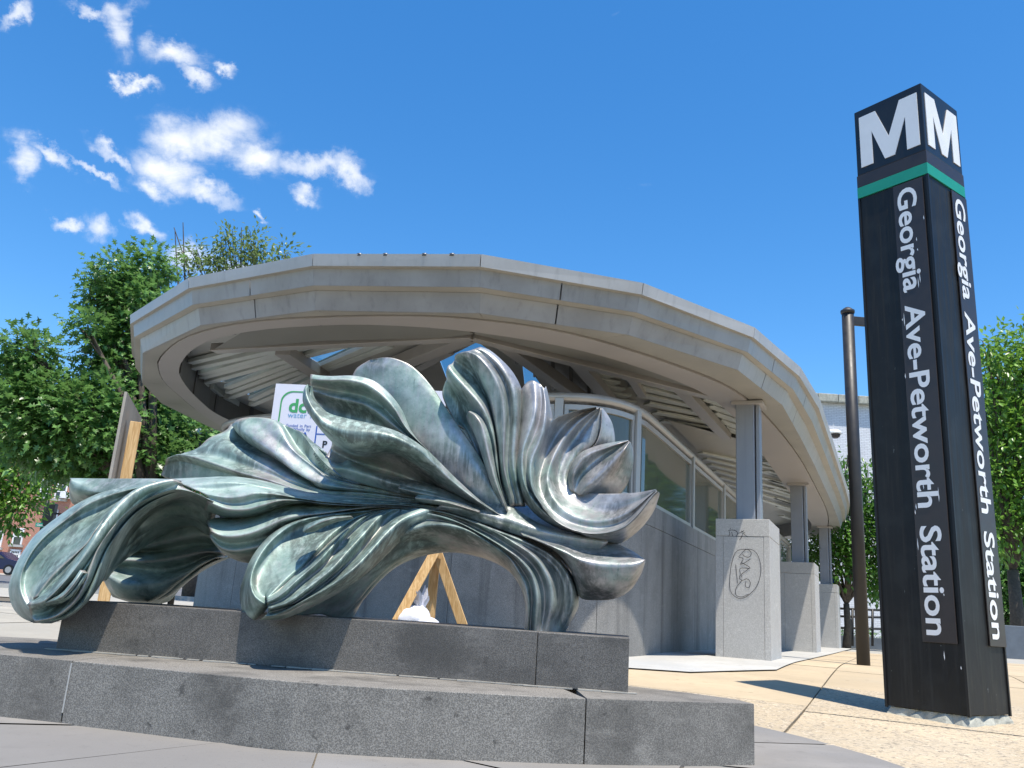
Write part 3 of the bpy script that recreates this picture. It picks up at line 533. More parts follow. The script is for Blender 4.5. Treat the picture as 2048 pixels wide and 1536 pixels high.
L_('limb_tip', dz=-.17, tilt=[.30, .2, .1, .04, 0, 0, 0, -.04], curves=[(-.02, [.12, .0, -.12, -.2], [(300, 960), (285, 966), (223, 979), (186, 991), (148, 1011), (116, 1033), (74, 1066), (49, 1098), (30, 1132), (20, 1160), (17, 1184), (25, 1214), (42, 1234), (67, 1246)]), (.05, [.1, -.02, -.14, -.22], [(306, 962), (275, 972), (215, 985), (170, 1003), (120, 1037), (80, 1068), (56, 1097), (40, 1128), (31, 1155), (30, 1182), (42, 1213), (68, 1241)]),
  (.06, [.1, -.02, -.14, -.22], [(312, 963), (280, 974), (222, 990), (172, 1010), (127, 1042), (90, 1072), (66, 1100), (49, 1130), (40, 1158), (41, 1184), (53, 1212), (72, 1236)]), (-.05, [.1, .02, -.08, -.18], [(318, 963), (290, 974), (240, 993), (196, 1013), (153, 1036), (113, 1062), (82, 1090), (62, 1120), (52, 1150), (51, 1177), (60, 1200), (72, 1222)]),
  (-.08, [.1, .04, -.06, -.16], [(324, 963), (300, 972), (255, 992), (215, 1015), (175, 1045), (138, 1078), (108, 1106), (86, 1134), (72, 1160), (64, 1184), (66, 1204)]), (-.02, [.1, .03, -.08, -.18], [(335, 961), (316, 965), (278, 977), (252, 993), (228, 1013), (208, 1036), (188, 1062), (170, 1088), (146, 1110), (110, 1142), (87, 1169), (68, 1196)]),
  (-.06, [.1, .04, -.06, -.16], [(340, 960), (319, 964), (282, 975), (256, 990), (233, 1009), (214, 1031), (194, 1058), (177, 1083), (156, 1108), (128, 1142), (100, 1172), (76, 1196)]), (.07, [.08, .0, -.12, -.2], [(345, 958), (322, 962), (285, 972), (260, 986), (238, 1004), (218, 1026), (199, 1053), (183, 1080), (166, 1108), (149, 1134), (129, 1160), (104, 1186), (82, 1200), (58, 1205)]),
  (.05, [.08, .0, -.12, -.2], [(352, 963), (328, 968), (297, 980), (270, 998), (247, 1020), (224, 1048), (203, 1076), (183, 1104), (162, 1131), (141, 1156), (113, 1187), (87, 1209), (58, 1216)]), (-.05, [.1, .04, -.06, -.16], [(358, 972), (330, 982), (303, 993), (277, 1012), (252, 1035), (229, 1062), (207, 1090), (188, 1118), (170, 1145), (150, 1175), (122, 1203), (95, 1224), (62, 1230)]),
  (.05, [.1, .02, -.08, -.16], [(420, 1000), (385, 984), (346, 979), (297, 996), (260, 1019), (235, 1043), (210, 1075), (193, 1103), (180, 1137), (165, 1177), (144, 1208), (110, 1233), (70, 1243)]), (-.03, [.2, .14, .04, -.08], [(425, 1008), (390, 994), (350, 991), (306, 1006), (270, 1030), (246, 1056), (226, 1088), (208, 1122), (192, 1155), (176, 1180), (155, 1206), (123, 1232), (84, 1247)])], k=6)
L_('limb_scroll', dz=-.15, curves=[(0, [-.28, -.2], [(55, 1206), (66, 1199), (90, 1200), (118, 1190), (140, 1168), (160, 1140)]), (.04, [-.3, -.2], [(54, 1210), (66, 1205), (92, 1205), (122, 1194), (144, 1172), (163, 1143)]), (0, [-.28, -.2], [(58, 1215), (72, 1215), (98, 1211), (126, 1198), (148, 1175), (166, 1146)])], th=.04, roll=.02)
L_('limb_underside', [(0, [.2, .2, .1], [(425, 1006), (390, 992), (350, 989), (306, 1004), (270, 1028), (246, 1054), (226, 1086), (208, 1120), (192, 1153)]), (-.04, [.4, .4, .2], [(420, 1026), (380, 1008), (342, 1009), (307, 1023), (277, 1044), (252, 1070), (232, 1098), (210, 1130), (192, 1158)]), (.05, [.5, .5, .3], [(416, 1045), (380, 1030), (345, 1030), (312, 1044), (282, 1065), (260, 1086), (240, 1106), (216, 1132), (194, 1160)]),
  (-.04, [.65, .62, .35], [(415, 1070), (385, 1052), (350, 1056), (318, 1068), (292, 1082), (268, 1097), (245, 1112), (220, 1133), (196, 1162)])], roll=.02)
L_('back_leaf', [(0, [.75, .7], [(432, 1060), (400, 1045), (360, 1050), (310, 1066), (268, 1088), (240, 1104)]), (.06, [.75, .7], [(436, 1080), (400, 1072), (360, 1078), (310, 1090), (268, 1096), (238, 1108)]), (-.08, [.8, .75], [(438, 1092), (400, 1088), (355, 1095), (305, 1103), (262, 1102), (232, 1114)]), (.05, [.72, .68], [(440, 1104), (405, 1104), (355, 1114), (300, 1122), (255, 1120), (228, 1124)]), (-.08, [.75, .7], [(440, 1110), (410, 1114), (370, 1132), (320, 1142), (265, 1136), (222, 1134)]),
  (.06, [.68, .64], [(436, 1114), (405, 1126), (365, 1150), (310, 1168), (255, 1168), (212, 1150)]), (0, [.74, .7], [(430, 1117), (398, 1136), (360, 1165), (325, 1190), (280, 1200), (235, 1192), (208, 1162)]), (-.06, [.9, .85], [(455, 1112), (420, 1127), (383, 1148), (350, 1176), (322, 1204), (270, 1206), (225, 1194)])], roll=.03)
L_('limb_wing', [(0, [.2, .14], [(139, 956), (200, 957), (285, 957), (350, 958)]), (.05, [.16, .1], [(141, 959), (165, 972), (198, 981), (240, 977), (290, 967), (345, 960)]), (.03, [.18, .1], [(138, 968), (148, 985), (185, 990), (240, 985), (300, 972), (340, 965)]), (-.05, [.3, .16], [(138, 976), (140, 998), (152, 1010), (195, 1004), (245, 992), (320, 975)])], roll=.03)
L_('middle_lobe', tilt=[.18, 0, .04], curves=[(-.03, [.36, .3, .16], [(930, 1020), (796, 1012), (752, 1009), (686, 1005), (620, 1004), (565, 1005), (532, 1015), (499, 1030), (466, 1036), (433, 1035), (413, 1041)]), (.08, [.32, .26, .1], [(930, 1021), (796, 1014), (752, 1012), (686, 1011), (620, 1013), (565, 1021), (532, 1033), (499, 1046), (466, 1052), (433, 1050), (414, 1046)]),
  (.08, [.32, .24, .08], [(930, 1022), (790, 1015), (752, 1014), (708, 1018), (642, 1027), (598, 1032), (565, 1040), (532, 1055), (499, 1068), (470, 1073), (444, 1072), (422, 1062)]), (-.05, [.32, .28, .16], [(930, 1023), (790, 1016), (750, 1017), (708, 1022), (645, 1032), (604, 1042), (570, 1056), (535, 1072), (500, 1082), (466, 1086), (440, 1081), (420, 1067)]),
  (.04, [.32, .28, .16], [(930, 1024), (790, 1018), (750, 1020), (700, 1028), (640, 1042), (600, 1060), (565, 1078), (530, 1092), (500, 1100), (466, 1104), (440, 1097), (420, 1075)]), (-.1, [.36, .36, .3], [(930, 1026), (790, 1022), (740, 1030), (690, 1045), (640, 1060), (600, 1080), (560, 1102), (530, 1118), (497, 1126), (466, 1118), (442, 1103), (424, 1083)])])
L_('front_lobe', dz=-.13, tilt=[.26, .2, .1, 0, 0, 0], curves=[(-.01, [.3, .1, -.14], [(740, 1020), (650, 1028), (593, 1041), (558, 1057), (532, 1076), (512, 1101), (497, 1127), (488, 1153), (480, 1180), (481, 1208), (488, 1230), (508, 1240)]), (.06, [.28, .06, -.18], [(742, 1021), (652, 1030), (604, 1039), (568, 1053), (538, 1076), (515, 1104), (499, 1135), (493, 1162), (495, 1186), (505, 1206), (520, 1220)]), (.08, [.28, .06, -.2], [(743, 1022), (655, 1032), (611, 1040), (576, 1055), (545, 1079), (521, 1109), (506, 1141), (502, 1167), (508, 1189), (518, 1200), (530, 1208)]), (-.03, [.28, .1, -.12], [(746, 1023), (660, 1036), (622, 1046), (586, 1064), (554, 1091), (531, 1120), (516, 1146), (512, 1168), (517, 1185), (530, 1198)]),
  (-.06, [.28, .12, -.08], [(752, 1022), (695, 1036), (652, 1056), (612, 1084), (577, 1118), (551, 1147), (536, 1169), (531, 1192)]), (-.02, [.28, .1, -.1], [(758, 1021), (715, 1034), (672, 1060), (640, 1090), (607, 1124), (575, 1153), (550, 1177), (532, 1195)]), (-.10, [.28, .12, -.1], [(765, 1020), (719, 1037), (678, 1068), (646, 1099), (613, 1133), (580, 1161), (556, 1184), (533, 1199)]), (.06, [.28, .06, -.16], [(770, 1019), (728, 1034), (691, 1062), (662, 1094), (632, 1126), (593, 1160), (561, 1189), (534, 1204)]),
  (-.03, [.28, .08, -.14], [(778, 1019), (742, 1033), (706, 1064), (674, 1101), (648, 1132), (606, 1165), (568, 1197), (535, 1211)]), (.09, [.26, .04, -.16], [(788, 1018), (758, 1034), (728, 1068), (695, 1104), (664, 1138), (622, 1172), (578, 1204), (536, 1218)]), (-.05, [.28, .08, -.12], [(810, 1018), (780, 1036), (748, 1072), (716, 1108), (680, 1143), (636, 1178), (585, 1211), (536, 1225)]),
  (.08, [.24, .04, -.14], [(850, 1018), (806, 1037), (774, 1065), (741, 1103), (708, 1137), (664, 1171), (609, 1201), (554, 1229), (528, 1233)]), (-.04, [.3, .14, -.04], [(890, 1032), (835, 1050), (797, 1078), (762, 1112), (724, 1146), (677, 1180), (617, 1212), (562, 1236), (518, 1240)])], k=6)
L_('lobe_scroll', dz=-.03, curves=[(0, [.0], [(700, 1031), (665, 1033), (635, 1040), (612, 1050), (605, 1060)]), (.05, [-.03], [(702, 1033), (668, 1037), (640, 1045), (618, 1056), (606, 1064)]), (0, [.0], [(704, 1036), (672, 1042), (646, 1052), (625, 1062), (612, 1064)])], th=.03, roll=.02)
L_('arch_underside', [(0, [.28, .12], [(890, 1034), (835, 1052), (797, 1080), (762, 1114), (724, 1148), (677, 1182), (622, 1214), (585, 1232)]), (-.05, [.32, .24], [(905, 1060), (850, 1072), (810, 1095), (772, 1128), (736, 1161), (692, 1196), (640, 1228)]), (.04, [.42, .4], [(930, 1085), (870, 1090), (820, 1108), (780, 1135), (745, 1168), (715, 1202), (672, 1240)]), (-.04, [.5, .58], [(960, 1112), (905, 1103), (850, 1108), (800, 1125), (760, 1150), (730, 1182), (695, 1242)])], roll=.02)
L_('arching_foot', tilt=[.12, 0, 0, 0], curves=[(-.02, [.34, .24, .3], [(800, 1012), (870, 1019), (940, 1037), (1000, 1060), (1060, 1083), (1105, 1105), (1138, 1140), (1155, 1180), (1156, 1212), (1142, 1240), (1122, 1275)]), (.06, [.3, .2, .26], [(800, 1014), (870, 1021), (935, 1040), (1000, 1064), (1055, 1085), (1100, 1108), (1130, 1138), (1146, 1176), (1147, 1212), (1134, 1240), (1115, 1275)]), (-.03, [.3, .2, .24], [(800, 1015), (870, 1022), (930, 1040), (992, 1066), (1045, 1090), (1088, 1116), (1115, 1146), (1127, 1180), (1127, 1214), (1114, 1245), (1104, 1275)]),
  (.06, [.28, .16, .2], [(800, 1016), (876, 1023), (927, 1037), (990, 1063), (1029, 1086), (1067, 1112), (1090, 1142), (1103, 1178), (1104, 1216), (1097, 1248), (1091, 1275)]), (-.03, [.28, .18, .2], [(800, 1018), (870, 1025), (920, 1041), (978, 1068), (1022, 1094), (1054, 1118), (1076, 1145), (1088, 1180), (1089, 1216), (1084, 1250), (1081, 1275)]), (.06, [.28, .16, .18], [(800, 1020), (863, 1029), (914, 1044), (965, 1070), (1014, 1100), (1041, 1121), (1063, 1150), (1073, 1189), (1072, 1225), (1068, 1275)]),
  (-.03, [.26, .18, .2], [(790, 1042), (830, 1042), (870, 1040), (920, 1050), (972, 1078), (1016, 1108), (1041, 1135), (1060, 1168), (1064, 1200), (1062, 1230), (1060, 1275)]), (.05, [.22, .18, .2], [(790, 1076), (833, 1057), (876, 1051), (927, 1060), (978, 1087), (1014, 1113), (1034, 1140), (1050, 1173), (1057, 1214), (1054, 1275)]), (-.06, [.3, .3, .3], [(785, 1102), (830, 1082), (876, 1078), (927, 1087), (973, 1107), (1006, 1129), (1029, 1153), (1044, 1181), (1052, 1214), (1050, 1275)]),
  (-.1, [.5, .45, .4], [(765, 1147), (800, 1125), (850, 1108), (900, 1103), (950, 1111), (995, 1128), (1022, 1147), (1040, 1172), (1050, 1210), (1047, 1275)])], k=6)


# ------------------------------------------------------------------
# ------------------------------------------------------------------ lettering
def text_geo(s, bold=0.02, res=4):
    cu = bpy.data.curves.new('lettering', 'FONT'); cu.body = s; cu.size = 1; cu.offset = bold; cu.extrude = 0; cu.space_word = 1.5; cu.resolution_u = res; cu.fill_mode = 'FRONT'
    o = bpy.data.objects.new('lettering', cu); COL.objects.link(o)
    dg = bpy.context.evaluated_depsgraph_get(); dg.update(); me = bpy.data.meshes.new_from_object(o.evaluated_get(dg))
    V = np.array([v.co[:2] for v in me.vertices]); Fc = [tuple(p.vertices) for p in me.polygons]
    bpy.data.objects.remove(o); bpy.data.meshes.remove(me); return V, Fc
def put_text(name, s, m, parent, O, ex, ey, nrm, size=None, fit=None, bold=.02, lift=.003, split=False):
    """letters laid on a surface at O, running along ex, tops towards ey"""
    V, Fc = text_geo(s, bold); O, ex, ey, nrm = [np.array(a, float) for a in (O, ex, ey, nrm)]
    lo, hi = V.min(0), V.max(0); V = V-np.array([lo[0], 0])
    if fit: sx, sy = fit[0]/(hi[0]-lo[0]), fit[1]
    else: sx = sy = size
    P = [O+ex*v[0]*sx+ey*v[1]*sy+nrm*lift for v in V]
    if not split: return obj(name, MB().add(P, Fc), m, parent, fixn=False)
    par = list(range(len(V)))
    def find(i):
        while par[i] != i: par[i] = par[par[i]]; i = par[i]
        return i
    for f in Fc:
        for k in f[1:]: par[find(k)] = find(f[0])
    comp = {}
    for f in Fc: comp.setdefault(find(f[0]), []).append(f)
    gl = []
    for fs in sorted(comp.values(), key=lambda fs: min(V[k, 0] for f in fs for k in f)):
        x0 = min(V[k, 0] for f in fs for k in f); x1 = max(V[k, 0] for f in fs for k in f)
        if gl and (x0+x1)/2 < gl[-1][1]: gl[-1][2].extend(fs); gl[-1][1] = max(gl[-1][1], x1)
        else: gl.append([x0, x1, list(fs)])
    for _, _, fs in gl:
        idx = sorted({k for f in fs for k in f}); mp = {k: i for i, k in enumerate(idx)}
        obj('letter', MB().add([P[k] for k in idx], [tuple(mp[k] for k in f) for f in fs]), m, parent, fixn=False)

# ------------------------------------------------------------------ metro entrance pylon
PA = .6306; PX, PY_, PZ0, PH, PW = 3.2744, 6.1955, -.502, 5.010, .61
ul = np.array([-math.sin(PA), math.cos(PA), 0]); ur = np.array([math.cos(PA), math.sin(PA), 0]); zt = np.array([-.0052, .0037, 1.0])
C0 = np.array([PX, PY_, PZ0])
py = thing('station_pylon', 'tall square black metro pylon with white M head, green stripe and white vertical station name', 'station pylon', (PX, PY_+.4, PZ0))
def pt(u, v_, z): return C0+ur*u+ul*v_+zt*z
g = .006
MB_ = MB().hexa([pt(a, b, z) for z in (.03, PH-.845) for a, b in ((g, g), (PW-g, g), (PW-g, PW-g), (g, PW-g))])
obj('shaft', MB_, M['pylon'], py, bevel=.004)
def face_box(side, u0, u1, z0, z1, pr, m, name, bev=.002, lift=0.):
    # side 'L': plane v in [0,PW] at u=0 ; side 'R': plane u in [0,PW] at v=0
    P = []
    for z in (z0, z1):
        if side == 'L': P += [pt(-pr, u0, z), pt(-pr, u1, z), pt(lift, u1, z), pt(lift, u0, z)]
        else: P += [pt(u0, -pr, z), pt(u1, -pr, z), pt(u1, lift, z), pt(u0, lift, z)]
    return obj(name, MB().hexa(P), m, py, bevel=bev)
for a, b in ((0, 0), (PW, 0), (0, PW), (PW, PW)):      # corner trims
    ca = (-.004 if a == 0 else PW-.014); cb = (-.004 if b == 0 else PW-.014)
    obj('corner_trim', MB().hexa([pt(x, y, z) for z in (.02, PH-.845) for x, y in ((ca, cb), (ca+.018, cb), (ca+.018, cb+.018), (ca, cb+.018))]), M['black'], py)
hd = obj('sign_head', MB().hexa([pt(a, b, z) for z in (PH-.63, PH) for a, b in ((0, 0), (PW, 0), (PW, PW), (0, PW))]), M['mface'], py, bevel=.006)
obj('brown_band', MB().hexa([pt(a, b, z) for z in (PH-.745, PH-.632) for a, b in ((-.004, -.004), (PW+.004, -.004), (PW+.004, PW+.004), (-.004, PW+.004))]), M['plate'], py, bevel=.002)
obj('green_band', MB().hexa([pt(a, b, z) for z in (PH-.845, PH-.746) for a, b in ((-.005, -.005), (PW+.005, -.005), (PW+.005, PW+.005), (-.005, PW+.005))]), M['green'], py, bevel=.002)
MP = [(0, 0), (0, 1), (.29, 1), (.5, .40), (.71, 1), (1, 1), (1, 0), (.79, 0), (.79, .64), (.585, 0), (.415, 0), (.21, .64), (.21, 0)]
def emblem(side):
    mb = MB(); P0 = []; P1 = []
    for a, b in MP:
        z = PH-.565+b*.49; q = .075*PW+a*.86*PW
        if side == 'L': v_ = PW-q; P0.append(pt(-.006, v_, z)); P1.append(pt(.0, v_, z))
        else: P0.append(pt(q, -.006, z)); P1.append(pt(q, .0, z))
    n = len(P0); mb.v = [tuple(p) for p in P0+P1]
    for t in tessellate_polygon([[Vector(p+(0.,)) for p in MP]]): mb.f.append(t)
    for i in range(n): mb.f.append((i, (i+1) % n, n+(i+1) % n, n+i))
    obj('letter_m', mb, M['white'], py)
emblem('L'); emblem('R')
zt0, zt1 = .50, PH-.86
face_box('L', PW*(1-.93), PW*(1-.52), zt0, zt1, .010, M['plate'], 'name_plate')
face_box('R', PW*.60, PW*1.01, zt0+.0, zt1, .010, M['plate'], 'name_plate')
nm = 'Georgia Ave-Petworth Station'; LT = zt1-zt0-.10
put_text('lettering', nm, M['white'], py, pt(-.010, PW*(1-.585), zt1-.05), -zt, -ul, -ur, fit=(LT, .222), bold=.02, split=True)
put_text('lettering', nm, M['white'], py, pt(PW*.665, -.010, zt1-.05), -zt, ur, -ul, fit=(LT, .222), bold=.02, split=True)
mb = MB(); K = 44
ringp = []
for k in range(K):
    th = k/K*4; e = int(th); f = th-e; c = [(0, 0), (1, 0), (1, 1), (0, 1)]; a = c[e]; b = c[(e+1) % 4]
    ringp.append((PW*(a[0]+(b[0]-a[0])*f), PW*(a[1]+(b[1]-a[1])*f)))
cxy = np.array([PW/2, PW/2])
def rr(p, o): d = np.array(p)-cxy; d /= np.linalg.norm(d); return np.array(p)+d*o
for lvl, (o, z) in enumerate(((.03, -.14), (.02, -.075), (-.004, -.02), (-.03, .025))):
    for k, p in enumerate(ringp): q = rr(p, o+random.uniform(-.014, .014)); mb.v.append(tuple(pt(q[0], q[1], z+random.uniform(-.012, .012)*(lvl < 3))))
for l in range(3):
    for k in range(K): mb.f.append((l*K+k, l*K+(k+1) % K, (l+1)*K+(k+1) % K, (l+1)*K+k))
mb.f.append(tuple(3*K+k for k in range(K)))
obj('footing', mb, M['conc'], py)
mb = MB()
for _ in range(16):
    v_ = random.uniform(.03, .55)*PW*.9; z = random.uniform(.2, 3.9); h = random.uniform(.02, .12)
    P = pt(-.0015 if v_ > PW*.5 else -.0115, v_, z); mb.face([P, P-ul*.004+zt*h*.3, P+zt*h, P+ul*.004+zt*h*.5])
obj('scratch', mb, M['white'], py, kind='stuff', fixn=False)

# ------------------------------------------------------------------ pole with bracket
pb = onY(1727, 1325, 11.6); ptop = onY(1703, 626, 11.6); pb[2] = G(pb[0], pb[1])
po = thing('lamp_pole', 'slim dark brown steel pole with domed cap and side arm, left of the black pylon', 'pole', pb)
ptop = np.array([pb[0]-.02, pb[1], ptop[2]])
obj('shaft', MB().tube([pb-np.array([0, 0, .05]), pb+(ptop-pb)*.5, ptop], .083, 20), M['rail'], po, smooth=True)
obj('cap', MB().lathe(ptop-np.array([0, 0, .02]), [(.088, 0), (.098, .02), (.098, .05), (.08, .06), (.06, .08), (.03, .10), (.008, .105)], 20), M['rail'], po, smooth=True)
a = ptop+np.array([.07, 0, -.12]); obj('arm', MB().beam(a, a+np.array([1.5, .1, 0]), .05, .13), M['rail'], po, bevel=.004)

# ------------------------------------------------------------------ station canopy
def P2(n, d): q = ND(n, d, 0); return (q[0], q[1])
cnp = thing('station_canopy', 'grey metal panelled canopy with faceted rounded rim and skylights over the station entrance', 'canopy', ND(-6, 18.8, -.34))
T = [(-11.6, 12.0), (-11.15, 10.1), (-10.25, 8.9), (-9.07, 7.75), (-7.25, 6.89), (-5.38, 6.70), (-3.66, 7.17), (-2.28, 8.32), (-1.36, 10.01), (-1.0, 11.79), (-.88, 13.6)]
Lw = [(-11.35, 12.0), (-10.75, 10.1), (-9.99, 8.96), (-8.72, 7.75), (-7.08, 7.02), (-5.42, 6.91), (-3.74, 7.40), (-2.45, 8.39), (-1.55, 9.91), (-1.24, 11.67), (-1.2, 13.9)]
mir = lambda p: (p[0], 37.6-p[1])
mids = [(-.86, 16.2), (-.86, 18.8), (-.86, 21.4)]; midl = [(-1.18, 16.2), (-1.18, 18.8), (-1.18, 21.4)]
lm_, ll_ = [(-11.6, 21.4), (-11.6, 18.8), (-11.6, 16.2)], [(-11.35, 21.4), (-11.35, 18.8), (-11.35, 16.2)]
TT = [np.array(p)*[.983, .983] if p[1] < 14 else np.array(p) for p in T+mids+[mir(p) for p in T[::-1]]+lm_]; LL = [np.array(p) for p in Lw+midl+[mir(p) for p in Lw[::-1]]+ll_]
NT_ = len(TT)
def lev(f, z): return [tuple(TT[i]*(1-f)+LL[i]*f)+(z,) for i in range(NT_)]
def strip_panel(name, la, lb, i, m, back=.03, g0=.004, g1=.004, sub_=(0, 1)):
    """one flat panel between two levels along rim edge i (a share of it)"""
    j = (i+1) % NT_
    def at_(l, t): a = np.array(l[i]); b = np.array(l[j]); return a+(b-a)*t
    Lg = np.linalg.norm(TT[j]-TT[i]); t0, t1 = sub_[0]+g0/Lg, sub_[1]-g1/Lg
    a0, a1, b0, b1 = at_(la, t0), at_(la, t1), at_(lb, t0), at_(lb, t1)
    e = TT[j]-TT[i]; nn = np.array([-e[1], e[0]])/Lg; ctr = np.array([-6., 18.8])
    if (ctr-TT[i])@nn < 0: nn = -nn
    def W_(p, k=0): return ND(p[0]+nn[0]*k, p[1]+nn[1]*k, p[2])
    obj(name, MB().hexa([W_(b0), W_(b1), W_(b1, back), W_(b0, back), W_(a0), W_(a1), W_(a1, back), W_(a0, back)]), m, cnp)
c0, c1 = lev(0, 3.44), lev(.08, 3.318)
u0_, u1_ = lev(.26, 3.316), lev(.42, 3.150)
s0_, s1_ = lev(.42, 3.149), lev(.74, 3.140)
l0_, l1_ = lev(.74, 3.138), lev(1.0, 2.952)
for i in range(NT_):
    big = i in (4, 6, 8) ; sp = [(0, .5), (.5, 1)] if i in (4, 6, 8, 9, 2) else [(0, 1)]
    strip_panel('coping_panel', c0, c1, i, M['coping'], .05, .005, .005)
    for s_ in sp:
        ga, gb = (.0005 if s_[0] == 0 else .009), (.0005 if s_[1] == 1 else .009)
        if i in (10, 11, 12, 13, 14): ga = gb = .006
        strip_panel('upper_panel', u0_, u1_, i, M['metal'], .03, ga, gb, s_)
        strip_panel('lower_panel', l0_, l1_, i, M['metal'], .03, ga, gb, s_)
    j = (i+1) % NT_        # ledges
    for A_, B_, zz in ((s0_, s1_, 0), (c1, u0_, 0)):
        obj('ledge', MB().face([ND(*A_[i]), ND(*A_[j]), ND(*B_[j]), ND(*B_[i])]), M['soffit'], cnp, fixn=False)
# dark backing seen through the joints
mb = MB()
for i in range(NT_):
    j = (i+1) % NT_
    for A_, B_ in ((lev(.55, 3.42), lev(.62, 3.16)), (lev(.95, 3.13), lev(1.25, 2.97))): mb.face([ND(*A_[i]), ND(*A_[j]), ND(*B_[j]), ND(*B_[i])])
obj('joint_backing', mb, M['dark'], cnp, fixn=False)
k_ = 1.0172
RO = [(-11.2, 18.8), (-11.15, 14), (-11.02, 11.9), (-9.83, 9.41), (-9.14, 8.45), (-8.54, 7.91), (-7.51, 7.31), (-6.27, 7.06), (-4.72, 7.25), (-3.82, 7.59), (-2.97, 8.31), (-2.10, 9.85), (-1.70, 11.06), (-1.50, 12.85), (-1.38, 15.5), (-1.36, 18.8)]
RI = [(-10.7, 18.8), (-10.68, 13.6), (-10.4, 11.25), (-9.87, 10.02), (-9.21, 8.96), (-8.63, 8.31), (-7.66, 7.63), (-6.62, 7.32), (-5.61, 7.34), (-4.87, 7.51), (-4.0, 7.96), (-3.04, 8.9), (-2.25, 10.5), (-2.0, 11.9), (-1.95, 13.6), (-1.95, 18.8)]
ro = cr(RO, 90); ri = cr(RI, 90)
ro = np.vstack([ro, [(p[0], 37.6-p[1]) for p in ro[::-1][1:-1]]]); ri = np.vstack([ri, [(p[0], 37.6-p[1]) for p in ri[::-1][1:-1]]])
nr = len(ro)
mb = MB(); nseg = 12
for s_ in range(nseg):
    mb = MB(); a_, b_ = s_*nr//nseg, (s_+1)*nr//nseg
    for i in range(a_, b_):
        j = (i+1) % nr
        mb.face([ND(*ro[i], 2.945), ND(*ro[j], 2.945), ND(*ri[j], 2.945), ND(*ri[i], 2.945)])
        mb.face([ND(*ro[i], 2.945), ND(*ro[j], 2.945), ND(*ro[j], 3.0), ND(*ro[i], 3.0)])
    obj('soffit_ring', mb, M['ringm'], cnp, fixn=False)
mb = MB(); stp = MB()
for i in range(nr):
    j = (i+1) % nr; mb.face([ND(*ri[i], 2.945), ND(*ri[j], 2.945), ND(*ri[j], 3.35), ND(*ri[i], 3.35)])
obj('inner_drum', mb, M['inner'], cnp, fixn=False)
for i in list(range(2, 60, 4)):
    p = ND(*ri[i], 3.14); t_ = ND(*ri[i+1], 3.14)-ND(*ri[i], 3.17); t_ /= np.linalg.norm(t_); q = np.cross(t_, (0, 0, 1))
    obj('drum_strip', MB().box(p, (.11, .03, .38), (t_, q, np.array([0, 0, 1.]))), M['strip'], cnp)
def near_ro(p):
    d = ((ro-p)**2).sum(1); return ro[int(np.argmin(d))]
for i in range(NT_):
    j = (i+1) % NT_; mb = MB(); K = 14; a, b = LL[i], LL[j]
    Q = [a+(b-a)*t for t in np.linspace(.002, .998, K)]
    for k in range(K-1):
        n0, n1 = near_ro(Q[k]), near_ro(Q[k+1]); o0 = Q[k]+(n0-Q[k])*.93; o1 = Q[k+1]+(n1-Q[k+1])*.93
        mb.face([ND(*Q[k], 2.951), ND(*Q[k+1], 2.951), ND(*o1, 2.962), ND(*o0, 2.962)])
        mb.face([ND(*o0, 2.962), ND(*o1, 2.962), ND(*o1, 3.01), ND(*o0, 3.01)])
    obj('soffit_lip', mb, M['soffit'], cnp, fixn=False)
# roof deck and ceiling with glazed openings
def pz(px, py_, z): return onz(px, py_, z)
HOLES = [[(880, 722), (955, 684), (1000, 716), (900, 775)], [(1066, 702), (1086, 708), (1092, 730), (1072, 722)], [(1108, 735), (1130, 745), (1136, 768), (1116, 760)], [(1150, 772), (1168, 782), (1172, 800), (1156, 793)],
         [(1045, 730), (1062, 742), (1098, 792), (1050, 775)], [(612, 713), (680, 687), (745, 681), (639, 729)], [(399, 740), (407, 732), (505, 711), (420, 736)], [(435, 760), (575, 719), (583, 722), (452, 768)], [(485, 785), (608, 741), (614, 744), (502, 794)]]
ZC = 3.34
def slab(z, name, m, grow):
    outer = [Vector(tuple(ND(*(TT[i]+(LL[i]-TT[i])*.5), z))) for i in range(NT_)]; loops = [outer]
    for h in HOLES:
        H = [pz(x, y, ZC) for x, y in h]; c = sum(H)/4; loops.append([Vector((*(c+(p-c)*grow)[:2], z)) for p in H][::-1])
    fl = [v_ for l in loops for v_ in l]; mb = MB(); mb.v = [tuple(v_) for v_ in fl]; mb.f = [tuple(t) for t in tessellate_polygon(loops)]
    obj(name, mb, m, cnp, fixn=False)
slab(ZC, 'ceiling', M['ceil'], 1.0); slab(3.425, 'roof_deck', M['coping'], 1.25)
for h in HOLES: obj('skylight_pane', MB().face([pz(x, y, ZC)+np.array([0, 0, .015]) for x, y in h]), M['skyglass'], cnp, fixn=False)
def cb(name, x1, y1, x2, y2, z=3.26, wd=.10, h=.08, m='frame', z2=None):
    obj(name, MB().beam(pz(x1, y1, z), pz(x2, y2, z if z2 is None else z2), wd, h), M[m], cnp, bevel=.006)
def flat(name, pts, z, m): obj(name, MB().face([pz(x, y, z) for x, y in pts]), M[m], cnp, fixn=False)
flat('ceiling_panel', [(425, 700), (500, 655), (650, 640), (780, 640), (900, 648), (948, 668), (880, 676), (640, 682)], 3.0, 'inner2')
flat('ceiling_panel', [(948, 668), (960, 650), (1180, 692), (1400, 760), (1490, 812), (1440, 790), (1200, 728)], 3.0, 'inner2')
cb('chord_beam', 428, 697, 945, 672, 3.03, .14, .10); cb('chord_beam', 945, 672, 1485, 806, 3.03, .14, .10)
cb('hip_beam', 566, 700, 645, 752, 3.2, .22, .14); cb('hip_beam', 940, 668, 770, 738, 3.2, .20, .16); cb('hip_beam', 985, 668, 1185, 812, 3.15, .16, .16, 'frame'); cb('hip_beam', 900, 700, 700, 800, 3.3, .14, .1)
